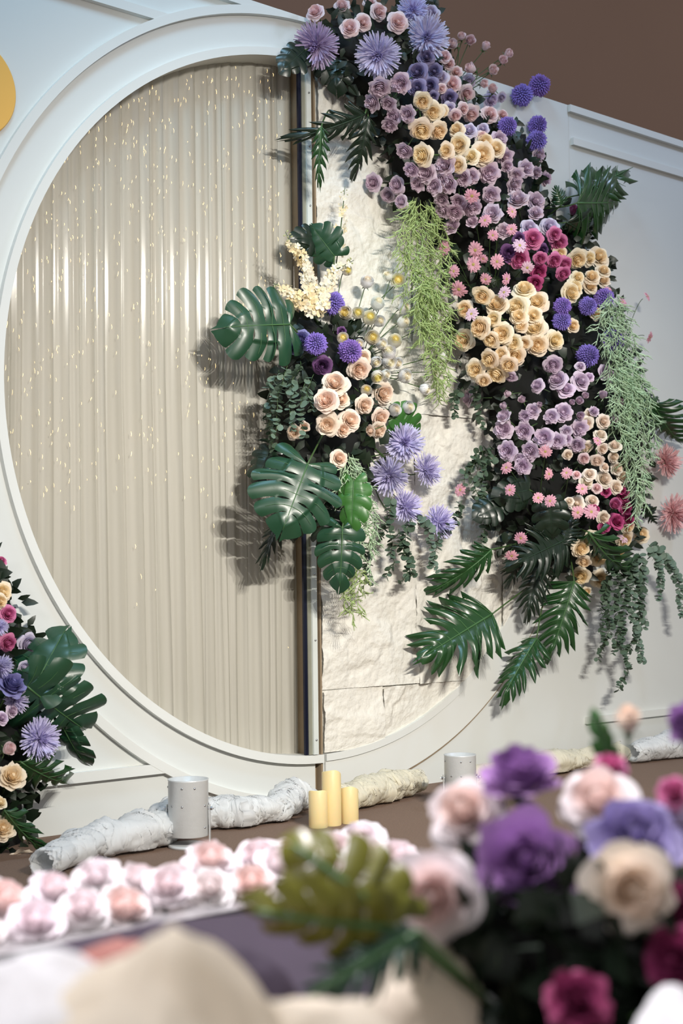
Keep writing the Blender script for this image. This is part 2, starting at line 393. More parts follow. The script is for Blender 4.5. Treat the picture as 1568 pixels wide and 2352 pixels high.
# ---------------------------------------------------------------- flower prototypes (unit radius, facing +Z)
def petal_geo(R, top, flare, curl, ha, phi, seed, nu=6, nv=6, zb=-0.55, close=0.0, wav=0.04, point=0.12):
    vs = []
    for j in range(nv+1):
        v = 0.04+0.96*j/nv
        for i in range(nu+1):
            u = -1+2*i/nu
            ve = v*(1-point*abs(u)**1.6)
            wq = 0.30+0.70*math.sin(PI*min(1, ve*0.72+0.06))
            ang = phi+u*ha*wq
            e = max(0, (ve-0.55)/0.45)
            rr = R*(ve**0.50)*(1-close*ve**3)+flare*e*e; zz = zb+(top-zb)*ve**1.25-curl*e*e
            nz = noise.noise(V((u*1.7+seed, ve*2.3, seed*0.7)))*wav*(0.4+ve)
            rr = rr*(1+0.05*u)+nz; zz += nz*0.8-0.03*u*u
            vs.append((rr*math.cos(ang), rr*math.sin(ang), zz))
    fs = [(j*(nu+1)+i, j*(nu+1)+i+1, (j+1)*(nu+1)+i+1, (j+1)*(nu+1)+i) for j in range(nv) for i in range(nu)]
    return vs, fs
D2 = math.radians
def rose_proto(seed, kind='open'):
    q = random.Random(seed); parts = []
    if kind == 'open':
        L = [(5, .80, .24, .02, .30, 46), (5, .68, .19, .18, .22, 47), (5, .56, .12, .30, .13, 48)]
        hh = [(5, .45, .08, .36, .06, 50), (4, .35, .05, .40, .02, 60), (4, .26, .03, .42, 0, 62), (3, .18, .01, .43, 0, 80), (2, .10, .0, .43, 0, 100)]; close = 0; point = .12; wv = .07
    elif kind == 'ruffled':
        L = [(6, .80, .24, .06, .26, 40), (5, .67, .22, .24, .18, 44), (5, .54, .16, .36, .10, 46)]
        hh = [(5, .42, .10, .42, .04, 50), (5, .32, .08, .46, .02, 50), (4, .23, .04, .46, 0, 60), (3, .14, .02, .45, 0, 80)]; close = 0; point = .20; wv = .13
    elif kind == 'bud':
        L = [(4, .62, .10, .40, .10, 56), (4, .52, .04, .58, .02, 62)]
        hh = [(3, .40, 0, .66, 0, 80), (3, .26, 0, .66, 0, 90), (2, .12, 0, .62, 0, 120)]; close = .10; point = .18; wv = .03
    else:  # cup, the globe-shaped white ones
        L = [(4, .86, 0, .26, 0, 66), (4, .80, 0, .42, 0, 66), (4, .68, 0, .53, 0, 62), (4, .52, 0, .60, 0, 62)]
        hh = [(4, .37, 0, .63, 0, 66), (3, .22, 0, .64, 0, 80), (2, .1, 0, .64, 0, 100)]; close = .16; point = .03; wv = .02
    for li, (n, R, fl, top, cu, ha) in enumerate(L):
        o0 = q.uniform(0, 6)
        for k in range(n):
            v, f = petal_geo(R*q.uniform(.93, 1.05), top+q.uniform(-.05, .05), fl*q.uniform(.7, 1.3), cu*q.uniform(.5, 1.5), D2(ha), o0+2*PI*k/n+q.uniform(-.15, .15), q.uniform(0, 99), close=close, wav=wv, point=point, zb=-.6 if kind != 'cup' else -.75)
            mb = MB(); mb.add(v, f); parts.append((li, mb.mesh('petal', M['petal_cup' if kind == 'cup' else 'petal'])))
    mb = MB()
    for n, R, fl, top, cu, ha in hh:
        o0 = q.uniform(0, 6)
        for k in range(n):
            v, f = petal_geo(R, top+q.uniform(-.03, .03), fl, cu, D2(ha), o0+2*PI*k/n, q.uniform(0, 99), 6, 5, close=close, wav=wv*.6, point=.05)
            mb.add(v, f)
    dz_ = .22 if kind == 'cup' else 0
    mb.lathe([(.0, .34+dz_), (.09, .32+dz_), (.20, .16+dz_), (.34 if dz_ else .30, -.1+dz_*1.5), (.2, -.4)], 10)
    heart = mb.mesh('heart', M['petal_cup' if kind == 'cup' else 'petal'])
    return parts, heart
cal = MB()
cal.lathe([(0.0, -0.95), (.10, -.93), (.20, -.78), (.16, -.62), (0.05, -.5)], 8)
for k in range(5):
    a = 2*PI*k/5; c, s_ = math.cos(a), math.sin(a); t = V((-s_, c, 0))
    p = [V((c*.14, s_*.14, -.72)), V((c*.42, s_*.42, -.60)), V((c*.70, s_*.70, -.72))]
    cal.add([p[0]-t*.06, p[0]+t*.06, p[1]+t*.07, p[1]-t*.07, p[2]], [(0, 1, 2, 3), (3, 2, 4)])
CAL = cal.mesh('calyx', M['sepal'])
sb = MB(); sb.tube([(0, 0, -.8), (0.03, 0, -1.8), (0, .05, -3.0)], .07, 6); STEM = sb.mesh('stem', M['stem'])
ROSE = {k: [rose_proto(10*i+j, k) for j in range(n)] for i, (k, n) in enumerate([('open', 4), ('ruffled', 3), ('bud', 2), ('cup', 3)])}
def mum_proto(seed, n=190):
    q = random.Random(seed); outs = []
    for ring in range(3):
        mb = MB(); cnt = (124, 118, 70)[ring]
        for k in range(cnt):
            a = 2*PI*(k*0.381966+q.uniform(-.01, .01))*1.0
            if ring == 0: el = q.uniform(-.22, .20); L = q.uniform(.86, 1.08)
            elif ring == 1: el = q.uniform(.18, .72); L = q.uniform(.66, .90)
            else: el = q.uniform(.75, 1.5); L = q.uniform(.30, .50)
            d = V((math.cos(a)*math.cos(el), math.sin(a)*math.cos(el), math.sin(el)))
            side = V((-math.sin(a), math.cos(a), 0)); nrm = side.cross(d)*-1
            wob = q.uniform(-.10, .10); up = q.uniform(-.06, .16)*(1 if ring else .6); wd = q.uniform(.026, .038)
            if ring == 2: wd *= .9
            pts = []
            for s_ in (0, .3, .6, .85, 1.0):
                p = d*L*s_+side*wob*s_*s_+V((0, 0, 1))*(up*s_*s_*(2.0 if s_ > .8 else 1)-.06*math.sin(PI*s_)); pts.append(p)
            prof = (.4, .7, .95, 1.2, .7); vs = []
            for p, g in zip(pts, prof):
                vs += [p-side*wd*g+nrm*wd*.5*g, p-nrm*wd*.25, p+side*wd*g+nrm*wd*.5*g]
            fs = []
            for s_ in range(4):
                i = s_*3; fs += [(i, i+1, i+4, i+3), (i+1, i+2, i+5, i+4)]
            mb.add(vs, fs)
        outs.append(mb.mesh(('outer_petals', 'middle_petals', 'centre_petals')[ring], M['ray']))
    return outs
MUM = [mum_proto(5), mum_proto(6), mum_proto(8)]
def pom_proto(seed):
    q = random.Random(seed); mb = MB(); cm = MB(); N = 240
    cm.lathe([(0, -.78)]+[(.80*math.cos(t), .80*math.sin(t)) for t in [-1.2, -.8, -.4, 0, .4, .8, 1.2]]+[(0, .78)], 14)
    for k in range(N):
        z = 1-2*(k+.5)/N; 
        if z < -.75: continue
        a = k*2.399963; r = math.sqrt(1-z*z); d = V((r*math.cos(a), r*math.sin(a), z))
        side = V((-math.sin(a), math.cos(a), 0)); upv = d.cross(side)*-1
        L = q.uniform(.90, 1.10); wd = .078; tw = q.uniform(-.4, .4); s2 = (side*math.cos(tw)+upv*math.sin(tw))
        u2 = d.cross(s2)
        p0 = d*.72; p1 = d*.90+u2*.05; p2 = d*L-u2*.07+s2*q.uniform(-.04, .04)
        mb.add([p0-s2*wd*.6, p0+s2*wd*.6, p1+s2*wd+u2*.02, p1-s2*wd+u2*.02, p2+s2*wd*.5, p2-s2*wd*.5], [(0, 1, 2, 3), (3, 2, 4, 5)])
    return mb.mesh('petals', M['ray']), cm.mesh('petal_core', M['petal'])
POM = [pom_proto(1), pom_proto(2)]
def daisy_proto(seed):
    q = random.Random(seed); mb = MB(); ib = MB()
    for lay, (n, L, z0, wd) in enumerate([(15, 1.0, 0, .15), (13, .78, .09, .12)]):
        for k in range(n):
            a = 2*PI*(k+.5*lay)/n+q.uniform(-.08, .08); d = V((math.cos(a), math.sin(a), 0)); s_ = V((-d.y, d.x, 0)); l = L*q.uniform(.86, 1.05); dr = q.uniform(-.12, .16)
            vs = []
            for t, g in ((.18, .45), (.5, .9), (.8, 1), (1, .45)):
                p = d*l*t+V((0, 0, z0+dr*t*t+.10*math.sin(PI*t))); vs += [p-s_*wd*g+V((0, 0, .035*g)), p, p+s_*wd*g+V((0, 0, .035*g))]
            mb.add(vs, [f for i in range(3) for f in ((i*3, i*3+1, i*3+4, i*3+3), (i*3+1, i*3+2, i*3+5, i*3+4))])
    for k in range(18):
        a = k*2.4; r = .20+.05*(k % 3); d = V((math.cos(a), math.sin(a), 0)); s_ = V((-d.y, d.x, 0)); p = d*r; t = d*(r+.14)+V((0, 0, .12))
        ib.add([p-s_*.04+V((0, 0, .1)), p+s_*.04+V((0, 0, .1)), t+V((0, 0, .08))], [(0, 1, 2)])
    e = MB(); e.lathe([(.27, .02), (.24, .14), (.14, .20), (0, .19)], 12)
    return mb.mesh('petals', M['petal']), ib.mesh('inner_florets', M['petal']), e.mesh('eye', M['eye'])
DAISY = [daisy_proto(1), daisy_proto(2), daisy_proto(3)]
# ---------------------------------------------------------------- colours
P = dict(
 palepink=((248,230,232),(244,206,202)), lilacpale=((226,218,236),(212,196,218)), mauve=((226,208,220),(208,182,200)),
 dusk=((152,144,180),(120,108,150)), blueviolet=((146,144,196),(104,98,156)), peach=((255,241,220),(255,227,174)), blush=((255,240,226),(252,224,200)),
 magenta=((206,98,150),(180,62,120)), pinkmag=((226,142,184),(204,98,150)), purple=((124,86,134),(90,58,104)), mauvelow=((232,216,232),(212,188,210)),
 cream=((252,242,230),(246,226,206)), whiteyel=((255,252,244),(255,240,170)), fgpale=((255,249,250),(255,240,240)), white=((255,255,252),(252,244,222)), lilac=((216,212,240),(196,184,228)),
 pinkmum=((244,204,206),(232,176,182)), violet=((140,124,210),(156,110,194)), pink=((238,182,198),(224,150,170)), palepinkd=((236,204,222),(216,170,194)),
 wine=((150,60,102),(110,36,76)), fgwhite=((255,246,246),(250,222,210)), fgpurple=((182,142,200),(140,92,158)), fgblue=((176,166,214),(134,116,170)), lilacmum=((208,192,224),(176,148,198)))
rc = random.Random(21)
def col(name, heart=False, j=0.05):
    c = P[name][1 if heart else 0]; k = 1+rc.uniform(-j, j)
    return tuple(min(1.0, x*k*(1+rc.uniform(-.02, .02))) for x in lin(c))
def lerp(a, b_, t): return tuple(x+(y-x)*t for x, y in zip(a, b_))
# ---------------------------------------------------------------- how far each bouquet stands off the wall
POLY = {'main': [(690,70),(770,10),(1000,0),(1010,50),(1040,150),(1110,240),(1230,300),(1250,360),(1265,430),(1320,500),(1400,580),(1430,720),(1470,860),(1500,1000),(1490,1180),(1470,1240),(1360,1340),(1240,1330),(1160,1290),(1100,1150),(1120,1000),(1060,860),(1030,700),(1010,540),(900,470),(860,330),(780,220),(720,150)],
        'mid': [(660,720),(700,690),(780,730),(850,760),(885,850),(900,960),(880,1060),(830,1150),(720,1190),(620,1110),(610,900),(640,830)],
        'left': [(-160,1250),(-20,1240),(60,1400),(110,1560),(110,1740),(70,1860),(70,2000),(-160,2060)]}
def pdist(p, poly):
    ins = False; dm = 1e9; n = len(poly)
    for i in range(n):
        x1, y1 = poly[i]; x2, y2 = poly[(i+1) % n]
        if (y1 > p[1]) != (y2 > p[1]) and p[0] < (x2-x1)*(p[1]-y1)/(y2-y1)+x1: ins = not ins
        dx, dy = x2-x1, y2-y1; t = max(0, min(1, ((p[0]-x1)*dx+(p[1]-y1)*dy)/(dx*dx+dy*dy)))
        d = math.hypot(p[0]-x1-t*dx, p[1]-y1-t*dy); dm = min(dm, d)
    return dm if ins else -dm
def bulge(px, py):
    best = 0.0
    for k, pl in POLY.items():
        d = pdist((px, py), pl)
        if d > 0: best = max(best, (0.30 if k != 'left' else 0.34)*math.sqrt(min(1, d/120)))
    return best
SPINE = [(820,110),(1000,200),(1100,380),(1180,560),(1230,760),(1290,960),(1290,1180)]; SPM = [(720,640),(760,800),(760,960),(790,1100)]; SPL = [(-80,1400),(-60,1700),(-60,1950)]
def outward(px, py):
    s_ = min(SPINE+SPM+SPL, key=lambda q: math.hypot(px-q[0], py-q[1])); dx, dy = px-s_[0], -(py-s_[1]); l = math.hypot(dx, dy)
    return dx, dy, min(1, l/140)
def facing(p, px, py, ang=None, tilt=None):
    c = (CAM-p).normalized(); r_ = RGT.copy(); u = UP.copy(); r_ = (r_-c*r_.dot(c)).normalized(); u = c.cross(r_)
    if ang is None:
        dx, dy, k = outward(px, py); a = math.atan2(dy, dx)+rc.uniform(-.7, .7); t = D2(8+30*k+rc.uniform(-6, 10))
    else: a = D2(ang); t = D2(62 if tilt is None else tilt)
    return (c*math.cos(t)+(r_*math.cos(a)+u*math.sin(a))*math.sin(t)).normalized()
def frame(p, n, s_, spin=None):
    q = n.to_track_quat('Z', 'Y').to_matrix().to_4x4()
    return Matrix.Translation(p) @ q @ Matrix.Rotation(rc.uniform(0, 6.28) if spin is None else spin, 4, 'Z') @ Matrix.Scale(s_, 4)
def long_stem(root, tgt, r=0.0022, sag=0.02):
    inv = root.matrix_world.inverted(); s_ = root.matrix_world.to_scale().x
    a = V((0, 0, -.85)); b_ = V((0, 0, -2.0)); e = inv @ tgt; mb = MB()
    pts = []
    for i in range(9):
        t = i/8; pts.append(a*(1-t)**2+b_*2*t*(1-t)+e*t*t)
    mb.tube(pts, r/s_, 6); mb.build('stem', M['stem'], root, True)
def put_rose(p, n, rad, colname, label, group, kind='open', stem=None, cat='rose', name='rose', spin=None):
    pr = rc.choice(ROSE[kind]); root = empty(name, frame(p, n, rad, spin), label, cat, group)
    c0, c1 = col(colname), col(colname, True)
    for li, me in pr[0]: inst('petal', me, root, None, lerp(c0, c1, (0, .12, .30)[li] if kind != 'cup' else (0, .05, .1, .35)[li]))
    inst('heart', pr[1], root, None, lerp(c0, c1, {'open': .6, 'cup': 1}.get(kind, .45))); inst('calyx', CAL, root)
    if stem is None: inst('stem', STEM, root)
    else: long_stem(root, stem)
    return root
def put_mum(p, n, rad, colname, label, group, stem=None, name='spider_chrysanthemum'):
    pr = rc.choice(MUM); root = empty(name, frame(p, n, rad), label, 'chrysanthemum', group); c0, c1 = col(colname), col(colname, True)
    for i, me in enumerate(pr): inst(me.name.split('.')[0], me, root, None, lerp(c0, c1, (0, .2, .6)[i]), kind='stuff')
    inst('calyx', CAL, root, Matrix.Translation((0, 0, .45)) @ Matrix.Scale(.7, 4))
    if stem is None: inst('stem', STEM, root, Matrix.Scale(.6, 4))
    else: long_stem(root, stem, .003)
    return root
def put_pom(p, n, rad, colname, label, group, stem=None):
    pr = rc.choice(POM); root = empty('pompon_chrysanthemum', frame(p, n, rad), label, 'chrysanthemum', group); c0, c1 = col(colname), col(colname, True)
    inst('petals', pr[0], root, None, lerp(c0, c1, rc.uniform(0, .5)), kind='stuff'); inst('petal_core', pr[1], root, None, tuple(x*.35 for x in c0)); inst('calyx', CAL, root)  # core darkened to stand for shade between the petals
    if stem is None: inst('stem', STEM, root)
    else: long_stem(root, stem, .003)
    return root
def put_daisy(p, n, rad, colname, label, group, stem=None):
    pr = rc.choice(DAISY); root = empty('gerbera_daisy', frame(p, n, rad), label, 'daisy', group); c0, c1 = col(colname), col(colname, True)
    inst('petals', pr[0], root, None, c0); inst('inner_florets', pr[1], root, None, c1); inst('eye', pr[2], root); inst('calyx', CAL, root, Matrix.Translation((0, 0, .30)) @ Matrix.Scale(.5, 4))
    if stem is None: inst('stem', STEM, root, Matrix.Scale(.8, 4))
    else: long_stem(root, stem, .0018)
    return root
ORD = ['', 'second', 'third', 'fourth', 'fifth', 'sixth', 'seventh', 'eighth', 'ninth', 'tenth']
def place_name(pts, i):
    """where item i sits among its cluster: row from the top, place from the left"""
    n = len(pts)
    if n == 1: return ''
    if n <= 3:
        order = sorted(range(n), key=lambda k: pts[k][1]); j = order.index(i)
        return (['top', 'bottom'] if n == 2 else ['top', 'middle', 'bottom'])[j]
    per = max(3, int(math.ceil(math.sqrt(n*0.9)))); order = sorted(range(n), key=lambda k: pts[k][1]); nr = max(1, int(round(n/per)))
    rows = [order[n*r_//nr:n*(r_+1)//nr] for r_ in range(nr)]
    for ri, row in enumerate(rows):
        if i in row:
            rl = sorted(row, key=lambda k: pts[k][0]); j = rl.index(i); m_ = len(rl)
            h = 'leftmost' if j == 0 else 'rightmost' if j == m_-1 else ORD[j]+' from left'
            v = 'top' if ri == 0 else 'bottom' if ri == nr-1 else ORD[ri] 
            if nr == 1: return h
            return f'{h}, {v} row'
def cluster(org, sc, typ, colname, desc, where, group, data, kind='open', extra=0.0, stem=None, tag_=None):
    items = []
    for s_ in data.split(';'):
        v = [float(x) for x in s_.split()]
        if len(v) >= 3: items.append((org[0]+v[0]/sc, org[1]+v[1]/sc, v[2]/sc, v[3:]))
    for i, (px, py, d, ex) in enumerate(items):
        off = bulge(px, py)+0.05+extra+rc.uniform(-.012, .03)
        if stem: off = max(off, 0.12)
        p = at(px, py, off); rad = d/2/FPX*dist(p)
        ang = ex[0] if ex and ex[0] > -900 else None
        n = facing(p, px, py, ang, ex[1] if len(ex) > 1 else None)
        pl = place_name(items, i)
        label = f'{desc}, {pl}, {where}' if pl else f'{desc} {where}'
        st = None
        if stem:
            st = at(stem[0]+rc.uniform(-25, 25), stem[1]+rc.uniform(-25, 25), 0.06)
        if typ == 'rose': put_rose(p-n*rad*.15, n, rad*1.12, colname, label, group, kind, st)
        elif typ == 'cup': put_rose(p, n, rad*1.4, colname, label, group, 'cup', st, 'flower', 'ranunculus')
        elif typ == 'mum': put_mum(p-n*rad*.1, n, rad*1.02, colname, label, group, st)
        elif typ == 'pom': put_pom(p, n, rad*.97, colname, label, group, st)
        elif typ == 'daisy': put_daisy(p, n, rad*1.0, colname, label, group, st)
A_ = ((620, 0), 2.24); B_ = ((860, 440), 2.24); C_ = ((500, 420), 2.7034); D_ = ((540, 880), 2.8); E_ = ((960, 860), 2.579); L_ = ((0, 1240), 2.94)
# --- top of the big garland
cluster(*A_, 'mum', 'lilacmum', 'lilac spider chrysanthemum with dark centre', 'over the top of the round opening', 'large spider chrysanthemums', '235 235 235 200 20')
cluster(*A_, 'mum', 'lilac', 'large lavender spider chrysanthemum', 'top of the garland', 'large spider chrysanthemums', '555 285 230 240 12;805 190 235 60 15;735 50 160 90 30')
cluster(*A_, 'rose', 'palepink', 'pale pink rose', 'topmost sprays', 'pale pink roses at the top', '228 52 90 120 40;370 22 84 90 40;512 2 70 90 45;567 55 92;408 138 98;482 112 92;660 110 104 60 15')
cluster(*A_, 'rose', 'lilacpale', 'pale lilac rose peeking out', 'beside the topmost lavender spider chrysanthemum', 'pale pink roses at the top', '825 58 88')
cluster(*A_, 'rose', 'palepink', 'small pale pink rose on stem', 'loose fan against brown wall', 'small pink roses on stems', '940 225 80 140 40;985 185 64 90 40;1030 205 80 60 20;1110 235 68 60 60;1228 275 70 30 50;1200 308 70 60 30;1148 360 80 40 30;1030 350 84 150 55;1145 455 74 90 40;1100 430 68 -900', 'bud', 0.03, (1020, 230))
cluster(*A_, 'rose', 'palepink', 'pale pink rose', 'bunch right of dusky purple knot', 'pale pink roses in the bunch', '900 285 70;925 325 66;960 370 68 60 20;940 428 92 60 15;885 455 54;1015 485 88;955 600 70;1038 595 92;1000 560 66;1135 580 90;1200 590 62;1090 700 70')
cluster(*A_, 'rose', 'lilacpale', 'lilac rose', 'left of upper violet pompons', 'lilac roses in the bunch', '1028 425 84;880 400 80;1145 515 88;1195 505 56;925 560 66;1025 665 82;1095 660 66')
cluster(*A_, 'rose', 'dusk', 'dusky purple rose', 'knot under lavender chrysanthemums', 'dusky purple roses', '755 370 108;845 365 90;755 450 94;820 440 86;805 290 84;840 498 56;925 505 80')
cluster(*A_, 'rose', 'mauve', 'mauve rose', 'left of upper peach cluster', 'mauve roses, upper left', '565 460 116;665 430 108;515 530 96 200 45;605 540 84;625 605 92;700 590 92;612 652 84 250 40', 'ruffled')
cluster(*A_, 'rose', 'peach', 'cream peach rose', 'upper peach cluster', 'peach roses, upper cluster', '783 528 100;840 578 108;890 575 66;780 680 122;872 680 104;955 660 84;770 800 122;965 745 114;900 775 86;960 850 92;1095 790 126 20 10;1165 760 96;1110 725 96;1035 800 84', 'open', 0.02)
cluster(*A_, 'rose', 'mauve', 'mauve rose', 'band under upper peach cluster', 'mauve roses under the peach cluster', '685 785 92;890 850 116;795 890 108;870 925 84;835 960 92;905 950 110;750 950 84;720 880 88;985 920 92;1035 910 86;1130 890 110;1215 810 90;1185 715 92;1225 855 66', 'ruffled')
cluster(*A_, 'rose', 'mauve', 'mauve rose', 'right edge under violet pompons', 'mauve roses at the right edge', '1390 800 78;1320 865 90;1375 890 66;1425 920 74 0 50;1270 905 84;1265 950 92', 'ruffled')
cluster(*A_, 'rose', 'mauve', 'dim mauve rose', 'hanging left over the stone', 'mauve roses hanging left', '520 940 96 180 35;640 955 94;600 1010 82;665 1040 80')
cluster(*A_, 'pom', 'violet', 'violet blue pompon chrysanthemum', 'five at upper right', 'violet pompons, upper right', '1385 440 116 60 30;1295 490 116 90 30;1375 645 102;1370 725 110;1220 650 104')
# --- middle of the big garland
cluster(*B_, 'rose', 'mauve', 'mauve rose', 'band above the pink daisies', 'mauve roses above the daisies', '345 105 90;410 120 96;505 90 104;390 175 84;430 55 78;340 50 82;600 110 104;600 20 94;735 30 108;835 45 104;830 105 80;500 150 64;660 200 82', 'ruffled')
cluster(*B_, 'rose', 'lilacpale', 'pale lilac rose', 'above the magenta roses', 'pale lilac roses above the magenta', '800 180 92;905 175 100')
cluster(*B_, 'rose', 'pinkmag', 'bright magenta pink rose', 'magenta knot at right', 'magenta roses at the right', '815 240 106;930 220 76;955 265 98;985 380 88 340 40;975 430 78 300 40;930 360 84;745 355 108;855 350 74', 'open', 0.03)
cluster(*B_, 'rose', 'magenta', 'deep magenta rose', 'lower edge of magenta knot', 'deep magenta roses', '850 420 90;825 475 80 250 30')
cluster(*B_, 'rose', 'purple', 'dim purple rose', 'behind the magenta roses', 'purple roses behind the magenta', '870 300 66;690 320 92;745 240 66')
cluster(*B_, 'rose', 'pinkmag', 'single pink rosebud', 'in front of the glossy leaf at the right edge', None, '1025 95 76 70 50', 'bud', 0.05)
cluster(*B_, 'daisy', 'pink', 'small pink daisy', 'field under the mauve roses', 'pink daisies, middle field', '500 20 86;570 150 74;705 105 68 30 45;705 195 66;610 225 64;360 290 80;520 300 92;510 375 88;560 345 54;632 360 80;410 410 74;572 450 68;675 450 72 0 55;435 500 96', 'open', 0.05, (1110, 690))
cluster(*B_, 'daisy', 'palepinkd', 'pale lilac pink daisy', 'over the magenta and peach roses', 'pale daisies', '745 280 82 60 35;785 390 74;668 520 74;500 632 80', 'open', 0.06, (1130, 700))
cluster(*B_, 'daisy', 'pink', 'small pink daisy', 'strays against the right pale wall', 'stray daisies at the right', '1400 540 56 30 75;1412 750 66 340 70;1275 570 56 40 60;1200 505 44 60 50', 'open', 0.02, (1440, 790))
cluster(*B_, 'rose', 'peach', 'cream peach rose', 'right peach cluster', 'peach roses, right cluster', '1050 355 108;1110 340 84;1160 330 108 40 30;960 320 76;1180 400 76;1180 450 76;1120 430 86;1050 440 78;1040 490 96;1115 480 86;1020 520 110;1145 620 76;1025 690 72')
cluster(*B_, 'rose', 'peach', 'cream peach rose', 'large middle peach cluster', 'peach roses, middle cluster', '770 490 112 90 45;550 545 104;625 570 120;725 590 122;835 565 116;455 605 94 180 30;820 635 92;740 640 90;605 655 84;530 700 122;650 730 118;820 695 122;750 690 74;448 765 114 190 30;590 770 92;710 780 94;840 790 116;770 785 76;935 765 104 0 30', 'open', 0.03)
cluster(*B_, 'rose', 'peach', 'warm peach rose', 'lower peach bunch', 'peach roses, lower bunch', '580 870 104;645 835 78;720 850 114;685 900 96;510 920 108 200 30;620 950 114;560 980 76', 'open', 0.04)
cluster(*B_, 'pom', 'violet', 'violet pompon chrysanthemum', 'beside right peach cluster', 'violet pompons, right side', '1180 550 110 40 30;1095 590 100;965 590 96;962 665 102;1225 765 118 0 30;1095 845 122')
cluster(*B_, 'rose', 'mauvelow', 'mauve rose', 'under right violet pompons', 'mauve roses under the pompons', '920 900 102;935 960 102;985 1010 90;830 995 76;1070 970 104;1060 895 54;1105 950 54;1195 925 80;1230 950 66;700 960 62')
# --- lower part of the big garland
cluster(*E_, 'rose', 'mauve', 'small mauve rose', 'scattered above lower mauve field', 'small scattered mauve roses', '530 115 64;615 148 68;955 155 70;1095 120 76 60 40;990 125 64;1195 165 76 30 40;910 165 54;505 185 66;720 180 54;1160 262 78 20 30;960 245 74', 'bud', 0.02)
cluster(*E_, 'rose', 'mauvelow', 'large mauve rose', 'lower mauve field', 'large mauve roses, lower field', '675 215 94;500 240 94;625 250 76;860 222 112;785 250 90;1045 215 66 50 40;960 320 104;500 325 120 170 20;620 340 114;740 375 120;825 400 106;880 340 76;940 425 102;875 390 74;520 455 120 200 25;655 460 116;600 520 94;620 550 104 270 20', 'ruffled', 0.02)
cluster(*E_, 'rose', 'mauve', 'dusty rose seen side on', 'alone over the pale stone, left of the dark leaves', None, '280 140 96 180 70')
cluster(*E_, 'rose', 'cream', 'small cream rose', 'left of the right fern plume', 'small cream roses, lower right', '1020 235 64;1000 295 90;1105 275 90;1085 350 84 60 50;1165 415 84 90 45;1000 440 78;1095 445 72;1060 520 86;1165 490 72;1185 555 82;1110 545 64;1220 600 88;1015 585 80;1005 635 88;1110 615 108;1180 665 86;940 760 100;895 750 58;1035 745 80;1105 850 84;890 480 64', 'open')
cluster(*E_, 'rose', 'palepink', 'small blush pink rose', 'among the small cream roses', 'small blush roses among cream ones', '985 505 74;1060 670 66;940 590 56')
cluster(*E_, 'rose', 'magenta', 'deep magenta rose', 'lower magenta knot', 'deep magenta roses, lower knot', '1115 690 66;1225 715 90;1185 865 104;1255 855 88;1110 905 78;1240 790 88;1050 800 66;1215 680 60')
cluster(*E_, 'rose', 'pinkmag', 'bright pink rose', 'in the middle of the lower magenta knot', None, '1168 768 104 60 20', 'bud', 0.04)
cluster(*E_, 'daisy', 'pink', 'pink daisy on green stem', 'field over dark lower leaves', 'pink daisies, lower field', '753 455 86;525 555 86;770 590 78 0 50;880 585 76;1060 395 66 40 50;545 685 80;712 732 74;783 750 80;970 680 78;943 817 86;1022 815 96;610 968 84;553 1072 84 280 40', 'open', 0.07, (1250, 1200))
cluster(*E_, 'daisy', 'pink', 'pink daisy half hidden by eucalyptus leaves', 'alone over the pale stone', None, '252 685 88 170 40', 'open', 0.03, (1150, 1130))
cluster(*E_, 'daisy', 'palepinkd', 'lilac pink daisy seen side on', 'in front of the lowest peach roses', None, '1210 975 78 50 65', 'open', 0.07, (1300, 1190))
cluster(*E_, 'mum', 'pinkmum', 'large dusty pink spider chrysanthemum', 'pair at right edge', 'dusty pink chrysanthemums at the right edge', '1480 515 200 10 60;1525 825 230 350 50')
cluster(*E_, 'rose', 'peach', 'warm peach rose', 'lowest peach cluster', 'peach roses, lowest cluster', '1325 945 106 30 25;1250 905 84;970 1035 116;1080 1090 116;1030 970 84;1230 985 104;1190 1080 100;980 1120 84;960 1205 116;1085 1215 110;1000 1292 60')
# --- middle bouquet
cluster(*C_, 'pom', 'violet', 'violet pompon chrysanthemum', 'middle bouquet', 'violet pompons, middle bouquet', '713 748 152 90 20;610 1000 146 150 20;820 1045 152', 'open', 0.03)
cluster(*C_, 'rose', 'blueviolet', 'dusky blue violet rose', 'beside left pompon of middle bouquet', 'blue violet roses', '505 970 132 150 30;455 1030 72')
cluster(*C_, 'rose', 'purple', 'dark purple rose', 'above blush roses, middle bouquet', 'dark purple roses', '650 1140 124;772 920 62', 'open', -0.02)
cluster(*C_, 'cup', 'whiteyel', 'cream ranunculus with yellow heart', 'middle bouquet', 'ranunculus with yellow hearts', '800 545 66 20 30;1115 608 96 60 20;795 810 92 150 20;868 810 80 60 20;955 960 96 20 20;775 965 74;990 1200 82;920 1290 70;1095 985 90 60 40;940 840 92 60 30', 'cup', 0.03, (760, 820))
cluster(*C_, 'cup', 'white', 'white ranunculus globe', 'fan over the stone', 'white ranunculus globes', '925 615 82 70 50;1055 580 62 110 50;990 750 86 60 50;1155 775 72 20 50;1150 865 78 20 50;1312 898 80 10 60;1000 860 76;1015 1000 74;1060 1055 92 90 40;1060 1110 92;1405 1080 80 0 60;1330 1175 82 0 40;1160 1200 92 0 35;1040 1190 66;980 1110 72;1110 1120 74;1285 1280 70 340 60;875 1000 64;1095 1410 80 20 40;1180 1395 80 20 40', 'cup', 0.06, (800, 860))
cluster(*C_, 'rose', 'blush', 'blush cream rose', 'upper blush group, middle bouquet', 'blush roses, upper group', '905 1090 116;885 1165 146;725 1235 166 100 25;665 1345 156;770 1340 116;1040 1310 156;920 1380 120', 'open', 0.03)
cluster(*D_, 'rose', 'blush', 'blush cream rose', 'lower blush group, middle bouquet', 'blush roses, lower group', '590 270 150;745 235 146;945 225 122;700 300 104;860 310 76 200 50;930 310 114', 'open', 0.03)
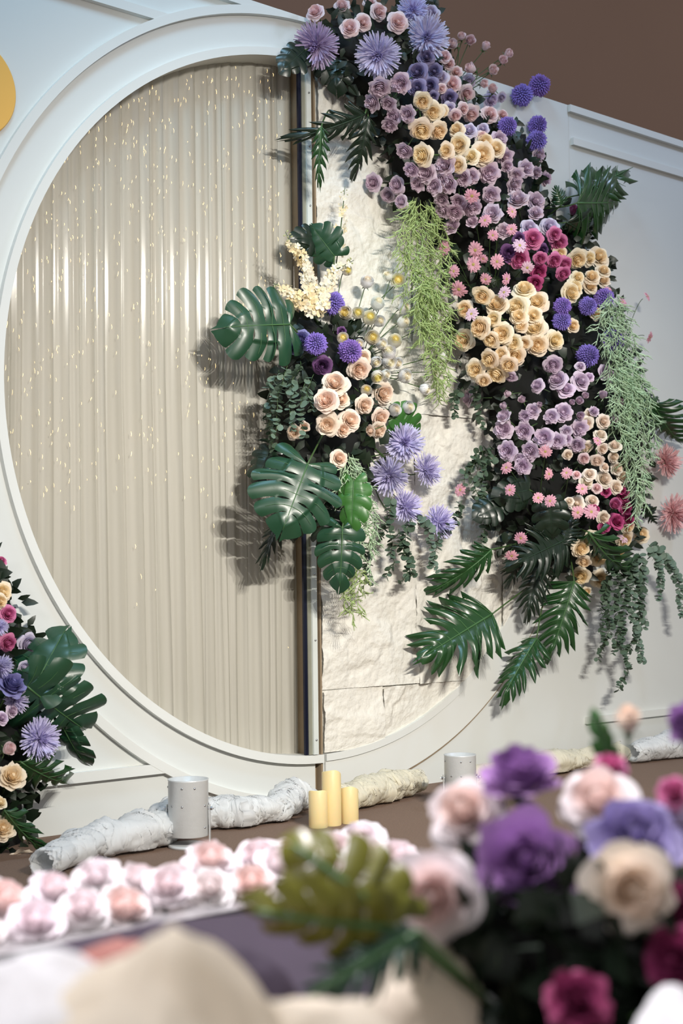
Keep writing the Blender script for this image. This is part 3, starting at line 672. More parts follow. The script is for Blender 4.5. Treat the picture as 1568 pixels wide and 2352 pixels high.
cluster(*D_, 'rose', 'blush', 'pale peach rose', 'around the largest monstera leaf', 'peach roses by the large leaf', '370 320 100 200 30;440 285 70;675 480 118 30 30', 'open', -0.03)
cluster(*D_, 'mum', 'lilac', 'lavender spider chrysanthemum', 'trailing over the stone', 'lavender chrysanthemums, middle bouquet', '1090 380 250 60 15;985 600 250 230 20;1240 555 220 20 55;1105 790 235 20 50;1320 890 235 20 50', 'open', 0.04, (830, 1030))
# --- left bouquet
cluster(*L_, 'rose', 'pinkmag', 'bright magenta rose', 'far left bouquet', 'magenta roses, far left', '12 135 76 60 40;60 498 122 20 20;62 705 126')
cluster(*L_, 'rose', 'peach', 'cream peach rose', 'high in the far left bouquet', 'peach roses, far left', '22 350 150;10 415 110')
cluster(*L_, 'rose', 'lilacpale', 'pale lilac rose', 'beside far left monstera leaves', 'pale lilac roses, far left', '205 710 150 340 40;200 905 120;172 865 90')
cluster(*L_, 'mum', 'lilac', 'lavender chrysanthemum', 'the far left bouquet', 'lavender chrysanthemums, far left', '0 590 120;10 860 170;112 1080 190')
cluster(*L_, 'mum', 'lilac', 'largest lavender spider chrysanthemum', 'in front of the far left bouquet leaves', None, '275 1345 290 0 30', 'open', .14)
cluster(*L_, 'rose', 'blueviolet', 'large dusky lavender rose', 'beside the leaves in the far left bouquet', None, '90 960 200', 'ruffled', 0.05)
cluster(*L_, 'rose', 'mauvelow', 'small mauve rose', 'the pair under the dusky lavender rose', 'mauve roses, far left', '92 1155 92;18 1200 94')
cluster(*L_, 'rose', 'palepink', 'pale pink cupped rose', 'left of the far left spider chrysanthemum', None, '62 1410 136 30 40', 'bud', 0.03)
cluster(*L_, 'rose', 'peach', 'cream rose with warm heart', 'low in far left bouquet', 'cream roses, far left low', '88 1590 190 60 25;5 1770 90;20 1945 170;150 2190 180;15 2245 120', 'ruffled', 0.03)
# ---------------------------------------------------------------- leaves
def blade_geo(n, web, gap, wid, seed, fold=.18, droop=.25, rip=.03, lobedroop=.10, long_=1.0, holes=False, nt=5, nb=10, heart=1.0):
    q = random.Random(seed); vs = []; fs = []
    ph0 = D2(-152 if heart else -128)
    def Mp(a): return V((0, max(0, (a-.16))/.84*.93 if a > .16 else 0, 0))
    def Ep(a):
        ph = ph0*(1-a)**.92
        r_ = (.60+.06*math.cos(ph))*(1+(.42*max(0, -math.cos(ph)) if heart else 0))
        x = -math.sin(ph)*wid*(1.0 if long_ == 1 else .95); y = .40+math.cos(ph)*r_
        if a > .9: y += (a-.9)*.6
        return V((x, y, 0))
    for sd in (-1, 1):
        jl = [q.uniform(.84, 1.07) for _ in range(n)]; zl = [q.uniform(-.10, .08) for _ in range(n)]; yl = [q.uniform(-.05, .05) for _ in range(n)]
        for i in range(n):
            base = len(vs); gg = gap*(0.35 if i == n-1 else 1)*q.uniform(.8, 1.2)
            for bj in range(nb+1):
                b_ = bj/nb; e = max(0, (b_-web)/(1-web)); g = gg*(min(1, e*3.2)*(.65+.35*e)+(.55*e**4))
                if holes and .10 < b_ < web*.9 and 0 < i < n-1: g = max(g, .14*math.sin(PI*(b_-.10)/(web*.9-.10)))
                for k in range(nt):
                    t = -1+2*k/(nt-1); half = .5*(1-g)
                    a = (i+.5+t*half)/n
                    be = b_*jl[i]*(1-(.24 if nt == 5 else .09)*abs(t)**(1.3 if nt == 5 else 2.2)*e*e) if b_ > web else b_*(1-(1-jl[i])*e)
                    if i == n-1 and t > .9: be = b_
                    m_, E_2 = Mp(a), Ep(a); p = m_.lerp(E_2, be); p.y += .05*math.sin(PI*be)*(-1 if a > .4 else .3)
                    p.y += yl[i]*e*(1 if 0 < i < n-1 else 0)
                    x, y = p.x, p.y
                    z = fold*x - droop*y*abs(y) - lobedroop*b_*b_ + rip*(1-t*t)*min(1, b_*2.5)+.02*noise.noise(V((x*3, y*3, seed)))+zl[i]*e*(.5 if nt > 5 else 1)
                    vs.append(V((sd*x, y, z)))
            for bj in range(nb):
                for k in range(nt-1):
                    j = base+bj*nt+k; f = (j, j+1, j+nt+1, j+nt); fs.append(f if sd > 0 else f[::-1])
    # weld
    key = {}; remap = []
    out = []
    for v in vs:
        kk = (round(v.x, 4), round(v.y, 4))
        if kk not in key: key[kk] = len(out); out.append(v)
        remap.append(key[kk])
    F_ = []
    for f in fs:
        g = []
        for i in f:
            if remap[i] not in g: g.append(remap[i])
        if len(g) >= 3: F_.append(g)
    return out, F_
def leaf_mid(droop, n=9, y1=1.0): return [V((0, -.0+y1*i/n, -droop*(y1*i/n)**2+.004)) for i in range(n+1)]
LEAFK = {
 'monstera': dict(n=6, web=.46, gap=.14, wid=.52, fold=.06, droop=.10, holes=True, lobedroop=.12, nt=7, nb=14, rip=.022),
 'monstera_open': dict(n=5, web=.50, gap=.13, wid=.50, fold=.06, droop=.12, holes=False, lobedroop=.10, nt=7, nb=14, rip=.02),
 'philo': dict(n=9, web=.24, gap=.30, wid=.40, fold=.12, droop=.14, lobedroop=.14, nt=5, heart=0, rip=.025),
 'philo_thin': dict(n=7, web=.22, gap=.42, wid=.30, fold=.10, droop=.22, lobedroop=.10, heart=0, rip=.02)}
def leaf(name, base, tip, ob, ot, kind, mat, label, cat='leaf', group=None, roll=0, wscale=1.0, droop=None, stemto=None, so=0.06, seed=0, bend=None):
    pb, pt = at(*base, ob), at(*tip, ot); y = (pt-pb); L = y.length; y.normalize()
    c = (CAM-(pb+pt)/2).normalized(); z = (c-y*c.dot(y)).normalized(); z = Matrix.Rotation(D2(roll), 3, y) @ z; x = y.cross(z)
    mtx = Matrix((x, y, z)).transposed().to_4x4(); mtx = Matrix.Translation(pb) @ mtx @ Matrix.Diagonal((L*wscale, L, L, 1))
    root = empty(name, Matrix.Translation(pb) @ Matrix((x, y, z)).transposed().to_4x4(), label, cat, group)
    kw = dict(LEAFK[kind])
    if droop is not None: kw['droop'] = droop
    v, f = blade_geo(seed=seed+1, **kw)
    v = [V((p.x*L*wscale, p.y*L, p.z*L)) for p in v]
    mk('blade', v, f, mat, root)
    mb = MB(); md = [p*L for p in leaf_mid(kw['droop'])]
    mb.tube(md, [0.0045*(L/.35)*(1-.75*i/9) for i in range(10)], 6)
    n = kw['n']
    for sd in (-1, 1):
        for i in range(n-1):
            a = (i+.5)/n; my = max(0, (a-.16))/.84*.93 if a > .16 else 0; ph = D2(-152 if kw.get('heart', 1) else -128)*(1-a)**.92
            ex, ey = -math.sin(ph)*kw['wid']*wscale*sd, .40+math.cos(ph)*((.60+.06*math.cos(ph))*(1+(.42*max(0, -math.cos(ph)) if kw.get('heart', 1) else 0))); pts = []
            for s_ in (0, .25, .5, .72):
                px_, py_ = ex*s_, my+(ey-my)*s_+.05*math.sin(PI*s_)*(-1 if a > .4 else .3)
                xx = abs(px_/wscale)
                pts.append(V((px_, py_, kw['fold']*xx-kw['droop']*py_*abs(py_)-kw['lobedroop']*s_*s_+kw.get('rip', .03)*min(1, s_*2.5)+.002))*L)
            mb.tube(pts, [.0016*L/.3, .0013*L/.3, .001*L/.3, .0006*L/.3], 4, False)
    mb.build('midrib', M['vein_dark'] if mat is M['philo_dark'] else M['vein'], root, True)
    st = MB(); inv = root.matrix_world.inverted()
    if not stemto: ox, oy, _k = outward(*base); ol = max(1, math.hypot(ox, oy)); stemto = (base[0]-ox/ol*min(40, ol), base[1]+oy/ol*min(40, ol))
    e = inv @ at(*stemto, so) if stemto else V((0, -.35*L, -.05*L))
    st.tube([e.lerp(V((0, 0, 0)), i/6)+V((0, 0, .05*L*math.sin(PI*i/6))) for i in range(7)], .004, 6); st.build('petiole', M['stem'], root, True)
    return root
GM = 'split monstera leaves'; GP = 'feathered philodendron leaves'
mo, mb_, ph_, pd_ = M['monstera'], M['monstera_bright'], M['philo'], M['philo_dark']
leaf('monstera_leaf', (665,745), (522,748), .24, .20, 'monstera', mo, 'large split monstera leaf lying sideways over the curtain, left of the violet pompons', group=GM, roll=12, wscale=1.15, stemto=(740,840), seed=1)
leaf('monstera_leaf', (768,588), (716,522), .16, .12, 'monstera_open', mo, 'glossy split monstera leaf standing above the cream stock flowers', group=GM, roll=-8, wscale=1.25, stemto=(760,700), seed=2)
leaf('monstera_leaf', (738,548), (680,545), .10, .10, 'monstera_open', pd_, 'small dark leaf tip behind the glossy leaf above the stock flowers', group=GM, roll=20, stemto=(750,600), seed=22)
leaf('monstera_leaf', (706,1066), (652,1212), .36, .38, 'monstera', mo, 'largest split monstera leaf, blue green, under the blush roses', group=GM, roll=-4, wscale=1.32, stemto=(760,960), seed=3)
leaf('monstera_leaf', (812,1105), (806,1212), .33, .34, 'monstera_open', mb_, 'fresh light green split leaf right of the largest monstera leaf', group=GM, roll=8, wscale=.80, stemto=(800,1040), seed=4)
leaf('monstera_leaf', (786,1212), (782,1350), .30, .30, 'monstera', mo, 'dark teal split leaf hanging lowest in the middle bouquet', group=GM, roll=-10, wscale=.85, stemto=(800,1120), seed=5)
leaf('monstera_leaf', (768,1170), (745,1276), .14, .14, 'monstera', pd_, 'dim dark split leaf beside the white seam strip', group=GM, roll=16, wscale=.85, seed=6)
leaf('monstera_leaf', (672,1170), (672,1240), .14, .14, 'monstera_open', pd_, 'dim short leaf tip right under the largest monstera leaf', group=GM, roll=4, wscale=.9, seed=7)
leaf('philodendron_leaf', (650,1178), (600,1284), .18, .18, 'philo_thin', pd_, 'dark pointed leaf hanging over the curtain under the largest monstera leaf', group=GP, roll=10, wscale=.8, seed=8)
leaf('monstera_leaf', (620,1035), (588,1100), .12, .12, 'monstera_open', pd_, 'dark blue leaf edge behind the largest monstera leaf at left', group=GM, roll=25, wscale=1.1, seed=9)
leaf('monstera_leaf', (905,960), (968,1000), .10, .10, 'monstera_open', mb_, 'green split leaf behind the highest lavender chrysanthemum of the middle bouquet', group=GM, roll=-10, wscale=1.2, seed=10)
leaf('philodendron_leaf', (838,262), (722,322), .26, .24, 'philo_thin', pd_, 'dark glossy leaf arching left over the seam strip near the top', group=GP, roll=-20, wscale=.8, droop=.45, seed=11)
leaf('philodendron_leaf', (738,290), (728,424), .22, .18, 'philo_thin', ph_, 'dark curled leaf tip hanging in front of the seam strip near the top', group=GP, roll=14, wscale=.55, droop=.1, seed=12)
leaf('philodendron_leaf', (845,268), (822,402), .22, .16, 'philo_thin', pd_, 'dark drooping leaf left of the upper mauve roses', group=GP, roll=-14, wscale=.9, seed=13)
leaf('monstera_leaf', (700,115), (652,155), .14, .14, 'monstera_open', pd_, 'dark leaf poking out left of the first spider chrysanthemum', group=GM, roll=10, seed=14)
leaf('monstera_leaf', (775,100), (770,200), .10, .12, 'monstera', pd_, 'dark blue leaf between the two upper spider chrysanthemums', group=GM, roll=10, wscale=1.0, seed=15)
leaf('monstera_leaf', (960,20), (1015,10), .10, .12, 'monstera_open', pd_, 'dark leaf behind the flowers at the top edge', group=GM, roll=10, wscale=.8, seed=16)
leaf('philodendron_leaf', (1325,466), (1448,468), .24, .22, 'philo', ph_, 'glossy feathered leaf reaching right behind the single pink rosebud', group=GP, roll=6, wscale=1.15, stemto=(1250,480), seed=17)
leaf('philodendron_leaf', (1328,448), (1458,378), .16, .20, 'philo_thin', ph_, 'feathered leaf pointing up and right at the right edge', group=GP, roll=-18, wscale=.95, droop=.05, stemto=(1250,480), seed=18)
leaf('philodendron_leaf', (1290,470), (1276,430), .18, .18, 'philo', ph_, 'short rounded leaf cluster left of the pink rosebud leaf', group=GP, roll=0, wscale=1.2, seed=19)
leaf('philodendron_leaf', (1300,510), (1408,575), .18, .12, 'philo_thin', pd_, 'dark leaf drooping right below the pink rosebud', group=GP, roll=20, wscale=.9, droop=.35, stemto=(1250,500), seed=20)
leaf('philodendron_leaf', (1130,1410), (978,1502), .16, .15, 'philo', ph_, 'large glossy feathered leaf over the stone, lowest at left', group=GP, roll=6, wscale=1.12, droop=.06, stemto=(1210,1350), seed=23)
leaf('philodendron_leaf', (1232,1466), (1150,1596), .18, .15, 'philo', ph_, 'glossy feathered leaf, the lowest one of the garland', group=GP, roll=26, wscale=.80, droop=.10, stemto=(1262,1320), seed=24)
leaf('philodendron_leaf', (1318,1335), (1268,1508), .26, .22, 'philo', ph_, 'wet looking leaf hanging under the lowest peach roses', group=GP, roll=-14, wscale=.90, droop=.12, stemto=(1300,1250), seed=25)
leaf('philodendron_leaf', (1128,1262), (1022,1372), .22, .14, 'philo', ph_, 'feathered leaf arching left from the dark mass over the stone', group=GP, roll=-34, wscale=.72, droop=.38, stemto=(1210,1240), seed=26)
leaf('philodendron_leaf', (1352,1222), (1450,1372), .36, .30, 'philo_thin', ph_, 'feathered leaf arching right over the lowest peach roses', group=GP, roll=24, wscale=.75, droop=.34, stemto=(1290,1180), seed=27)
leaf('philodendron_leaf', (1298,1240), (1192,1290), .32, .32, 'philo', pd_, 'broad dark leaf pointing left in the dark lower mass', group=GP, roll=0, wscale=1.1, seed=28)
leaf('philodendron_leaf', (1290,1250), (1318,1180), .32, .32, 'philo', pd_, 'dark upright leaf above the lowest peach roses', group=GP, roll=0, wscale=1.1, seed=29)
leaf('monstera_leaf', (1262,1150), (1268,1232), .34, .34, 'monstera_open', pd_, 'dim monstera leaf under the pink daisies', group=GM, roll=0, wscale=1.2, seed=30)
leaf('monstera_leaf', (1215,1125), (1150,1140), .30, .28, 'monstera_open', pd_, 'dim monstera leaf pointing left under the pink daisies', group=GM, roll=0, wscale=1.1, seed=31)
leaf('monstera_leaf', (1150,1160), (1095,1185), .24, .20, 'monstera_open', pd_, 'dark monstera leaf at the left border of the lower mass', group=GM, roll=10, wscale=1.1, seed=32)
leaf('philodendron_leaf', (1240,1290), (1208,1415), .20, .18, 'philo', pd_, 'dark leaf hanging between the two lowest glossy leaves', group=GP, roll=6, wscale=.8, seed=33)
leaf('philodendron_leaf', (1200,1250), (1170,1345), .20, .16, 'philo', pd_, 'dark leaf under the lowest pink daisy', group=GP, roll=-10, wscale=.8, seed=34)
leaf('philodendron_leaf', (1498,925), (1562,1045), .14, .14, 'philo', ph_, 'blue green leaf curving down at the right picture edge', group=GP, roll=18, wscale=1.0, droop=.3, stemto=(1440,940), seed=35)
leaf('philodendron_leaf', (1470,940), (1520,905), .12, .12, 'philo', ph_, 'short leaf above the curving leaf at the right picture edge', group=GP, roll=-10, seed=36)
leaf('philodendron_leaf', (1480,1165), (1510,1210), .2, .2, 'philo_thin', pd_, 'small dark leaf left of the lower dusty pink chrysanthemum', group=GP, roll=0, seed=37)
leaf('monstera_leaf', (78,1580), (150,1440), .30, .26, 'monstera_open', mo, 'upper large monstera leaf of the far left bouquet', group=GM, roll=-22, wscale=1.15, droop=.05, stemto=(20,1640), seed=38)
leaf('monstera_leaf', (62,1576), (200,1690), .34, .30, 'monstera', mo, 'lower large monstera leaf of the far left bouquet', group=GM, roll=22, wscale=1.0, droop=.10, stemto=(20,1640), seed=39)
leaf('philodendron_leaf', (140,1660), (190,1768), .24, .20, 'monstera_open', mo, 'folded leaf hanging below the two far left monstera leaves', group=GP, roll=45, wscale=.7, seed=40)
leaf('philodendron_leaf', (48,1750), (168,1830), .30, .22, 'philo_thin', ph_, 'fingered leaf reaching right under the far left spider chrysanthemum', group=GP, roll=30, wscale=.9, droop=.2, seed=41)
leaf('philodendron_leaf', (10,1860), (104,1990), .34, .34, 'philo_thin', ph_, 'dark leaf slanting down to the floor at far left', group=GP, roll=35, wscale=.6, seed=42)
# eucalyptus strands: stem and single round leaves
eb = MB(); eb.add([(0,0,0),(.35,.12,.05),(.62,.45,.03),(.50,.85,0),(.12,1.05,-.04),(-.12,1.05,-.04),(-.50,.85,0),(-.62,.45,.03),(-.35,.12,.05),(0,.5,-.07)], [(0,1,9),(1,2,9),(2,3,9),(3,4,9),(4,5,9),(5,6,9),(6,7,9),(7,8,9),(8,0,9)])
EUL = {k: eb.mesh('leaf', M[k]) for k in ('euca', 'euca_dark')}
def strand(pts, offs, label, mat='euca', sp=.021, size=.024, group='eucalyptus strands', seed=0):
    q = random.Random(seed+77); P3 = [at(x, y, o) for (x, y), o in zip(pts, offs)]
    seg = [(P3[i+1]-P3[i]).length for i in range(len(P3)-1)]; tot = sum(seg)
    def pos(s_):
        for i, l in enumerate(seg):
            if s_ <= l or i == len(seg)-1: return P3[i].lerp(P3[i+1], min(1, s_/l)), (P3[i+1]-P3[i]).normalized()
            s_ -= l
    root = empty('eucalyptus_strand', Matrix.Translation(P3[0]), label, 'eucalyptus', group)
    inv = Matrix.Translation(-P3[0]); n = max(4, int(tot/sp))
    c = []
    for i in range(n+1):
        p, t = pos(tot*i/n); c.append(p+V((noise.noise(V((i*.3, seed, 0))), noise.noise(V((i*.3, seed, 9))), 0))*.012)
    mb = MB(); mb.tube([inv @ p for p in c], .0014, 5); mb.build('stem', M['stem'], root, True)
    for i in range(1, n+1):
        a = q.uniform(0, PI); t = (c[i]-c[i-1]).normalized(); ax = t.orthogonal().normalized(); bx = t.cross(ax)
        for s_ in (0, PI):
            d = (ax*math.cos(a+s_)+bx*math.sin(a+s_)+t*q.uniform(.1, .7)).normalized()
            nn = (t*-1+V([q.uniform(-.7, .7) for _ in range(3)])+(CAM-c[i]).normalized()*.5); nn = (nn-d*nn.dot(d)).normalized(); x_ = d.cross(nn)
            sz = size*(1-.32*i/n)*q.uniform(.8, 1.15)
            mtx = Matrix.Translation(inv @ c[i]) @ Matrix((x_, d, nn)).transposed().to_4x4() @ Matrix.Scale(sz, 4)
            inst('leaf', EUL[mat], root, mtx)
    return root
ES = [
 ([(640,850),(625,880),(618,980)], (.2,.2,.18), 'eucalyptus strand hanging leftmost beside the curtain', 'euca'),
 ([(690,830),(672,880),(665,960),(672,985)], (.3,.3,.3,.3), 'second blue grey eucalyptus strand left of the blush roses', 'euca'),
 ([(660,840),(640,900),(632,1000)], (.26,.26,.26), 'eucalyptus strand with upturned leaves above the largest monstera leaf', 'euca'),
 ([(700,880),(690,930),(695,1000)], (.32,.32,.32), 'eucalyptus strand touching the blush roses at their left', 'euca'),
 ([(720,860),(705,900),(715,940)], (.32,.32,.32), 'short eucalyptus strand under the dark purple rose', 'euca'),
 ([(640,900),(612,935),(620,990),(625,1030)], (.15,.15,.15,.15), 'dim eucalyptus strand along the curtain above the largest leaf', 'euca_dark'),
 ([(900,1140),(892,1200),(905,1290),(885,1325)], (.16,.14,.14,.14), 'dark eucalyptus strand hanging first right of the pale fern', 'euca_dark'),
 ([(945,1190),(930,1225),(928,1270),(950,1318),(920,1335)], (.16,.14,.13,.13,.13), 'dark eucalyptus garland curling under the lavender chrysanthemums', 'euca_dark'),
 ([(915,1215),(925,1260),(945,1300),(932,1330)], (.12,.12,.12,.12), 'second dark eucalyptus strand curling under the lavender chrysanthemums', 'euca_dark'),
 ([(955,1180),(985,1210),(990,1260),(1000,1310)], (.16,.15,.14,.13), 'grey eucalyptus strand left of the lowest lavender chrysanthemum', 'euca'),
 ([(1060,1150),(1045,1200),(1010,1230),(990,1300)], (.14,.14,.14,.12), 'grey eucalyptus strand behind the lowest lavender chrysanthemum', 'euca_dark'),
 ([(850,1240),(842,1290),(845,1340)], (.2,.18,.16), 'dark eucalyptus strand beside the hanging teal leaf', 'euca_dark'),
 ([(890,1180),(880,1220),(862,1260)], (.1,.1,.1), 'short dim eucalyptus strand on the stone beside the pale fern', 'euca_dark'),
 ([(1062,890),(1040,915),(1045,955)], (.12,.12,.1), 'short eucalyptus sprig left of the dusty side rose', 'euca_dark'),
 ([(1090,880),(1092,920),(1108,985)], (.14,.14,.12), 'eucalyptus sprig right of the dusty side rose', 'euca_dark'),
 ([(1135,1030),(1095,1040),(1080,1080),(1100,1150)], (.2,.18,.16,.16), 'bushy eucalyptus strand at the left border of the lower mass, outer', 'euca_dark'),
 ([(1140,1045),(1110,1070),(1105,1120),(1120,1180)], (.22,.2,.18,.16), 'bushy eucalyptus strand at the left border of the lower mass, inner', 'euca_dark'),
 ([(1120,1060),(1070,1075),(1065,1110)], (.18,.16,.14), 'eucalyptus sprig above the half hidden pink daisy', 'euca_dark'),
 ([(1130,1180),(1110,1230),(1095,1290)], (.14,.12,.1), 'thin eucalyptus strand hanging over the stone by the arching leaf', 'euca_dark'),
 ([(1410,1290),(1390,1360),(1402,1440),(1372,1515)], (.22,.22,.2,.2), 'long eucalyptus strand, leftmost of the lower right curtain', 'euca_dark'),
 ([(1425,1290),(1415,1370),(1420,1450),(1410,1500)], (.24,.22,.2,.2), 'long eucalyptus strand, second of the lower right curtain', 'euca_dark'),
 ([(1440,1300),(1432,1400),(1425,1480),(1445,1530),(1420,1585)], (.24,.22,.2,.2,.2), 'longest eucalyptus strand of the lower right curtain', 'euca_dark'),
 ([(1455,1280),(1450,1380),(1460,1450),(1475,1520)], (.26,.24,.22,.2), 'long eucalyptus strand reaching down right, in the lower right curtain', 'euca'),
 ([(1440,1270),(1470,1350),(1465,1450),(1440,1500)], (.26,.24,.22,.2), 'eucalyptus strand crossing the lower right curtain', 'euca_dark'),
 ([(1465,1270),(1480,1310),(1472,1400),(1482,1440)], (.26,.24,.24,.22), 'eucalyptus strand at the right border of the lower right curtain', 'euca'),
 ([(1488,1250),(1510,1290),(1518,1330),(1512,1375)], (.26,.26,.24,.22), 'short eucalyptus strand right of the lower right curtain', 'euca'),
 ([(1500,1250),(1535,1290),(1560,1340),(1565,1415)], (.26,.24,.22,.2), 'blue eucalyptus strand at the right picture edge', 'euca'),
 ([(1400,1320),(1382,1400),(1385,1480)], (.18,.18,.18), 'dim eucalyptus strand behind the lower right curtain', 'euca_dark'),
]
for i, (a, o_, l, m_) in enumerate(ES): strand(a, o_, l, m_, seed=i, sp=.018 if i < 19 else .016, size=.034 if i < 19 else .036)
# pale hanging fern plumes
def plume(paths, offs, label, mat, w=.038, seed=0):
    q = random.Random(seed+500); p0 = at(*paths[0][0], offs[0]); root = empty('hanging_fern', Matrix.Translation(p0), label, 'fern', 'pale hanging ferns'); inv = Matrix.Translation(-p0)
    for pi, path in enumerate(paths):
        P3 = [at(x, y, offs[0]+(offs[1]-offs[0])*i/max(1, len(path)-1)+q.uniform(-.03, .03)) for i, (x, y) in enumerate(path)]
        mb = MB(); pts = []
        for i in range(len(P3)-1):
            n = max(2, int((P3[i+1]-P3[i]).length/.018))
            for k in range(n): pts.append(P3[i].lerp(P3[i+1], k/n))
        pts.append(P3[-1]); pts = [inv @ (p+V((noise.noise(V((i*.25, pi, seed))), noise.noise(V((i*.25, pi, seed+4))), 0))*.010) for i, p in enumerate(pts)]
        mb.tube(pts, .0018, 3, False)
        for i in range(1, len(pts)):
            t = (pts[i]-pts[i-1]).normalized()
            for r_ in range(2 if i % 2 else 1):
                a = q.uniform(0, 6.28); ax = t.orthogonal().normalized(); d = (ax*math.cos(a)+t.cross(ax)*math.sin(a)+t*q.uniform(.5, 1.2)).normalized()
                L = w*q.uniform(.7, 1.9); e = pts[i]+d*L; mb.tube([pts[i], pts[i]+d*L*.5+t*L*.06, e], [.0030, .0028, .0020], 3, False)
                for f in range(3):
                    dd = (d+V([q.uniform(-.7, .7) for _ in range(3)])+t*.2).normalized(); e2 = pts[i]+d*L*(.5+.25*f); mb.tube([e2, e2+dd*L*.5], [.0028, .0014], 3, False)
        mb.build('frond', M[mat], root, True)
    return root
r2 = random.Random(9)
def fan(cx0, y0, cx1, y1, n, spread, top=.3):
    out = []
    for i in range(n):
        u = (i/(n-1)-.5)*2 if n > 1 else 0; l = y0+(y1-y0)*r2.uniform(.45, 1.0); k = (l-y0)/(y1-y0); xe_ = cx0+(cx1-cx0)*k+u*spread*math.sin(PI*min(.95, .25+k*.7))
        out.append([(cx0+u*spread*top, y0+r2.uniform(0, 30)), (cx0+u*spread*.9+(cx1-cx0)*.3*k, y0+(l-y0)*.4), (xe_, y0+(l-y0)*.75), (xe_+r2.uniform(-8, 8), l)])
    return out
plume(fan(965, 452, 985, 800, 11, 64)+fan(985, 640, 1010, 890, 8, 48), (.20, .15), 'long pale green fern plume hanging over the stone beside the daisies', 'fern', seed=1)
plume([[(1010,820),(1018,870),(1012,900)], [(990,830),(1000,880),(1004,915)], [(1000,760),(1030,850),(1030,880)]], (.14, .12), 'thin tip of pale fern below the long fern plume', 'fern', seed=2)
plume(fan(1405, 670, 1450, 1000, 8, 46)+fan(1440, 830, 1470, 1200, 10, 52, .7), (.33, .33), 'pale fern plume trailing down the right border of the garland', 'fern_cool_lit', .038, seed=3)
plume(fan(800, 1040, 850, 1330, 9, 40), (.30, .22), 'pale fern plume between the monstera leaves and the lavender chrysanthemums', 'fern_cool_lit', .026, seed=4)
plume(fan(815, 1290, 806, 1445, 6, 28), (.24, .18), 'short fresh fern tip hanging under the teal leaf', 'fern', .026, seed=5)
# flowering stock stalks
def floret_mesh(seed):
    q = random.Random(seed); mb = MB()
    for k in range(5):
        a = 2*PI*k/5+q.uniform(-.2, .2); d = V((math.cos(a), math.sin(a), 0)); s_ = V((-d.y, d.x, 0)); z = q.uniform(.1, .5)
        mb.add([d*.05, d*.5-s_*.34+V((0, 0, z*.5)), d*.5+V((0, 0, z*.3)), d*.5+s_*.34+V((0, 0, z*.5)), d*1.0-s_*.26+V((0, 0, z)), d*1.05+V((0, 0, z*.8)), d*1.0+s_*.26+V((0, 0, z))],
               [(0, 1, 2), (0, 2, 3), (1, 4, 5, 2), (2, 5, 6, 3)])
    mb.tube([(0, 0, 0), (0, 0, -.7)], [.12, .05], 5); return mb.mesh('floret', M['petal'])
FL = [floret_mesh(1), floret_mesh(2)]
bm_ = MB(); bm_.lathe([(0, -.5), (.3, -.2), (.32, .2), (.15, .6), (0, .7)], 7); BUDM = bm_.mesh('bud', M['petal'])
def stalk(pts, off, label, n, dens, size=.027, seed=0, c=('whiteyel', 'whiteyel')):
    q = random.Random(seed+900); P3 = [at(x, y, off) for x, y in pts]; root = empty('stock_stalk', Matrix.Translation(P3[0]), label, 'stock flower', 'cream stock stalks'); inv = Matrix.Translation(-P3[0])
    mb = MB(); mb.tube([inv @ p for p in P3], [.003]*(len(P3)-1)+[.0012], 6); mb.build('stem', M['stem'], root, True)
    seg = [(P3[i+1]-P3[i]).length for i in range(len(P3)-1)]; tot = sum(seg)
    for i in range(n):
        s_ = tot*(dens[0]+(dens[1]-dens[0])*i/n); l = s_
        for k, sg in enumerate(seg):
            if l <= sg or k == len(seg)-1: p = P3[k].lerp(P3[k+1], l/sg); t = (P3[k+1]-P3[k]).normalized(); break
            l -= sg
        a = q.uniform(0, 6.28); ax = t.orthogonal().normalized(); d = (ax*math.cos(a)+t.cross(ax)*math.sin(a)+(CAM-p).normalized()*.7).normalized()
        pr = 1-.45*(i/n); pos = inv @ (p+d*.026*pr)
        if i > n*.88:
            inst('bud', BUDM, root, Matrix.Translation(pos) @ d.to_track_quat('Z', 'Y').to_matrix().to_4x4() @ Matrix.Scale(size*.45, 4), lin((196, 200, 150)))
        else:
            hot = q.random(); inst('floret', FL[i % 2], root, Matrix.Translation(pos) @ (d+V([q.uniform(-.4, .4) for _ in range(3)])).to_track_quat('Z', 'Y').to_matrix().to_4x4() @ Matrix.Scale(size*pr*q.uniform(.85, 1.15), 4), lerp(lin((250, 246, 232)), lin((246, 216, 130)), hot*.55))
stalk([(720,730),(712,670),(700,600),(668,560),(655,532)], .20, 'cream stock stalk leaning left over the curtain, fullest of the four', 62, (.05, 1.0), seed=1)
stalk([(728,730),(745,670),(770,620),(812,598)], .22, 'cream stock stalk leaning right under the upper monstera leaf', 44, (.12, 1.0), seed=2)
stalk([(730,740),(690,690),(655,665),(628,650)], .19, 'small cream stock stalk pointing left above the sideways monstera leaf', 22, (.35, 1.0), seed=3)
stalk([(770,620),(778,560),(786,490),(792,428)], .11, 'tall yellow stock stalk rising behind the upper monstera leaf', 34, (.2, 1.0), .018, seed=4)
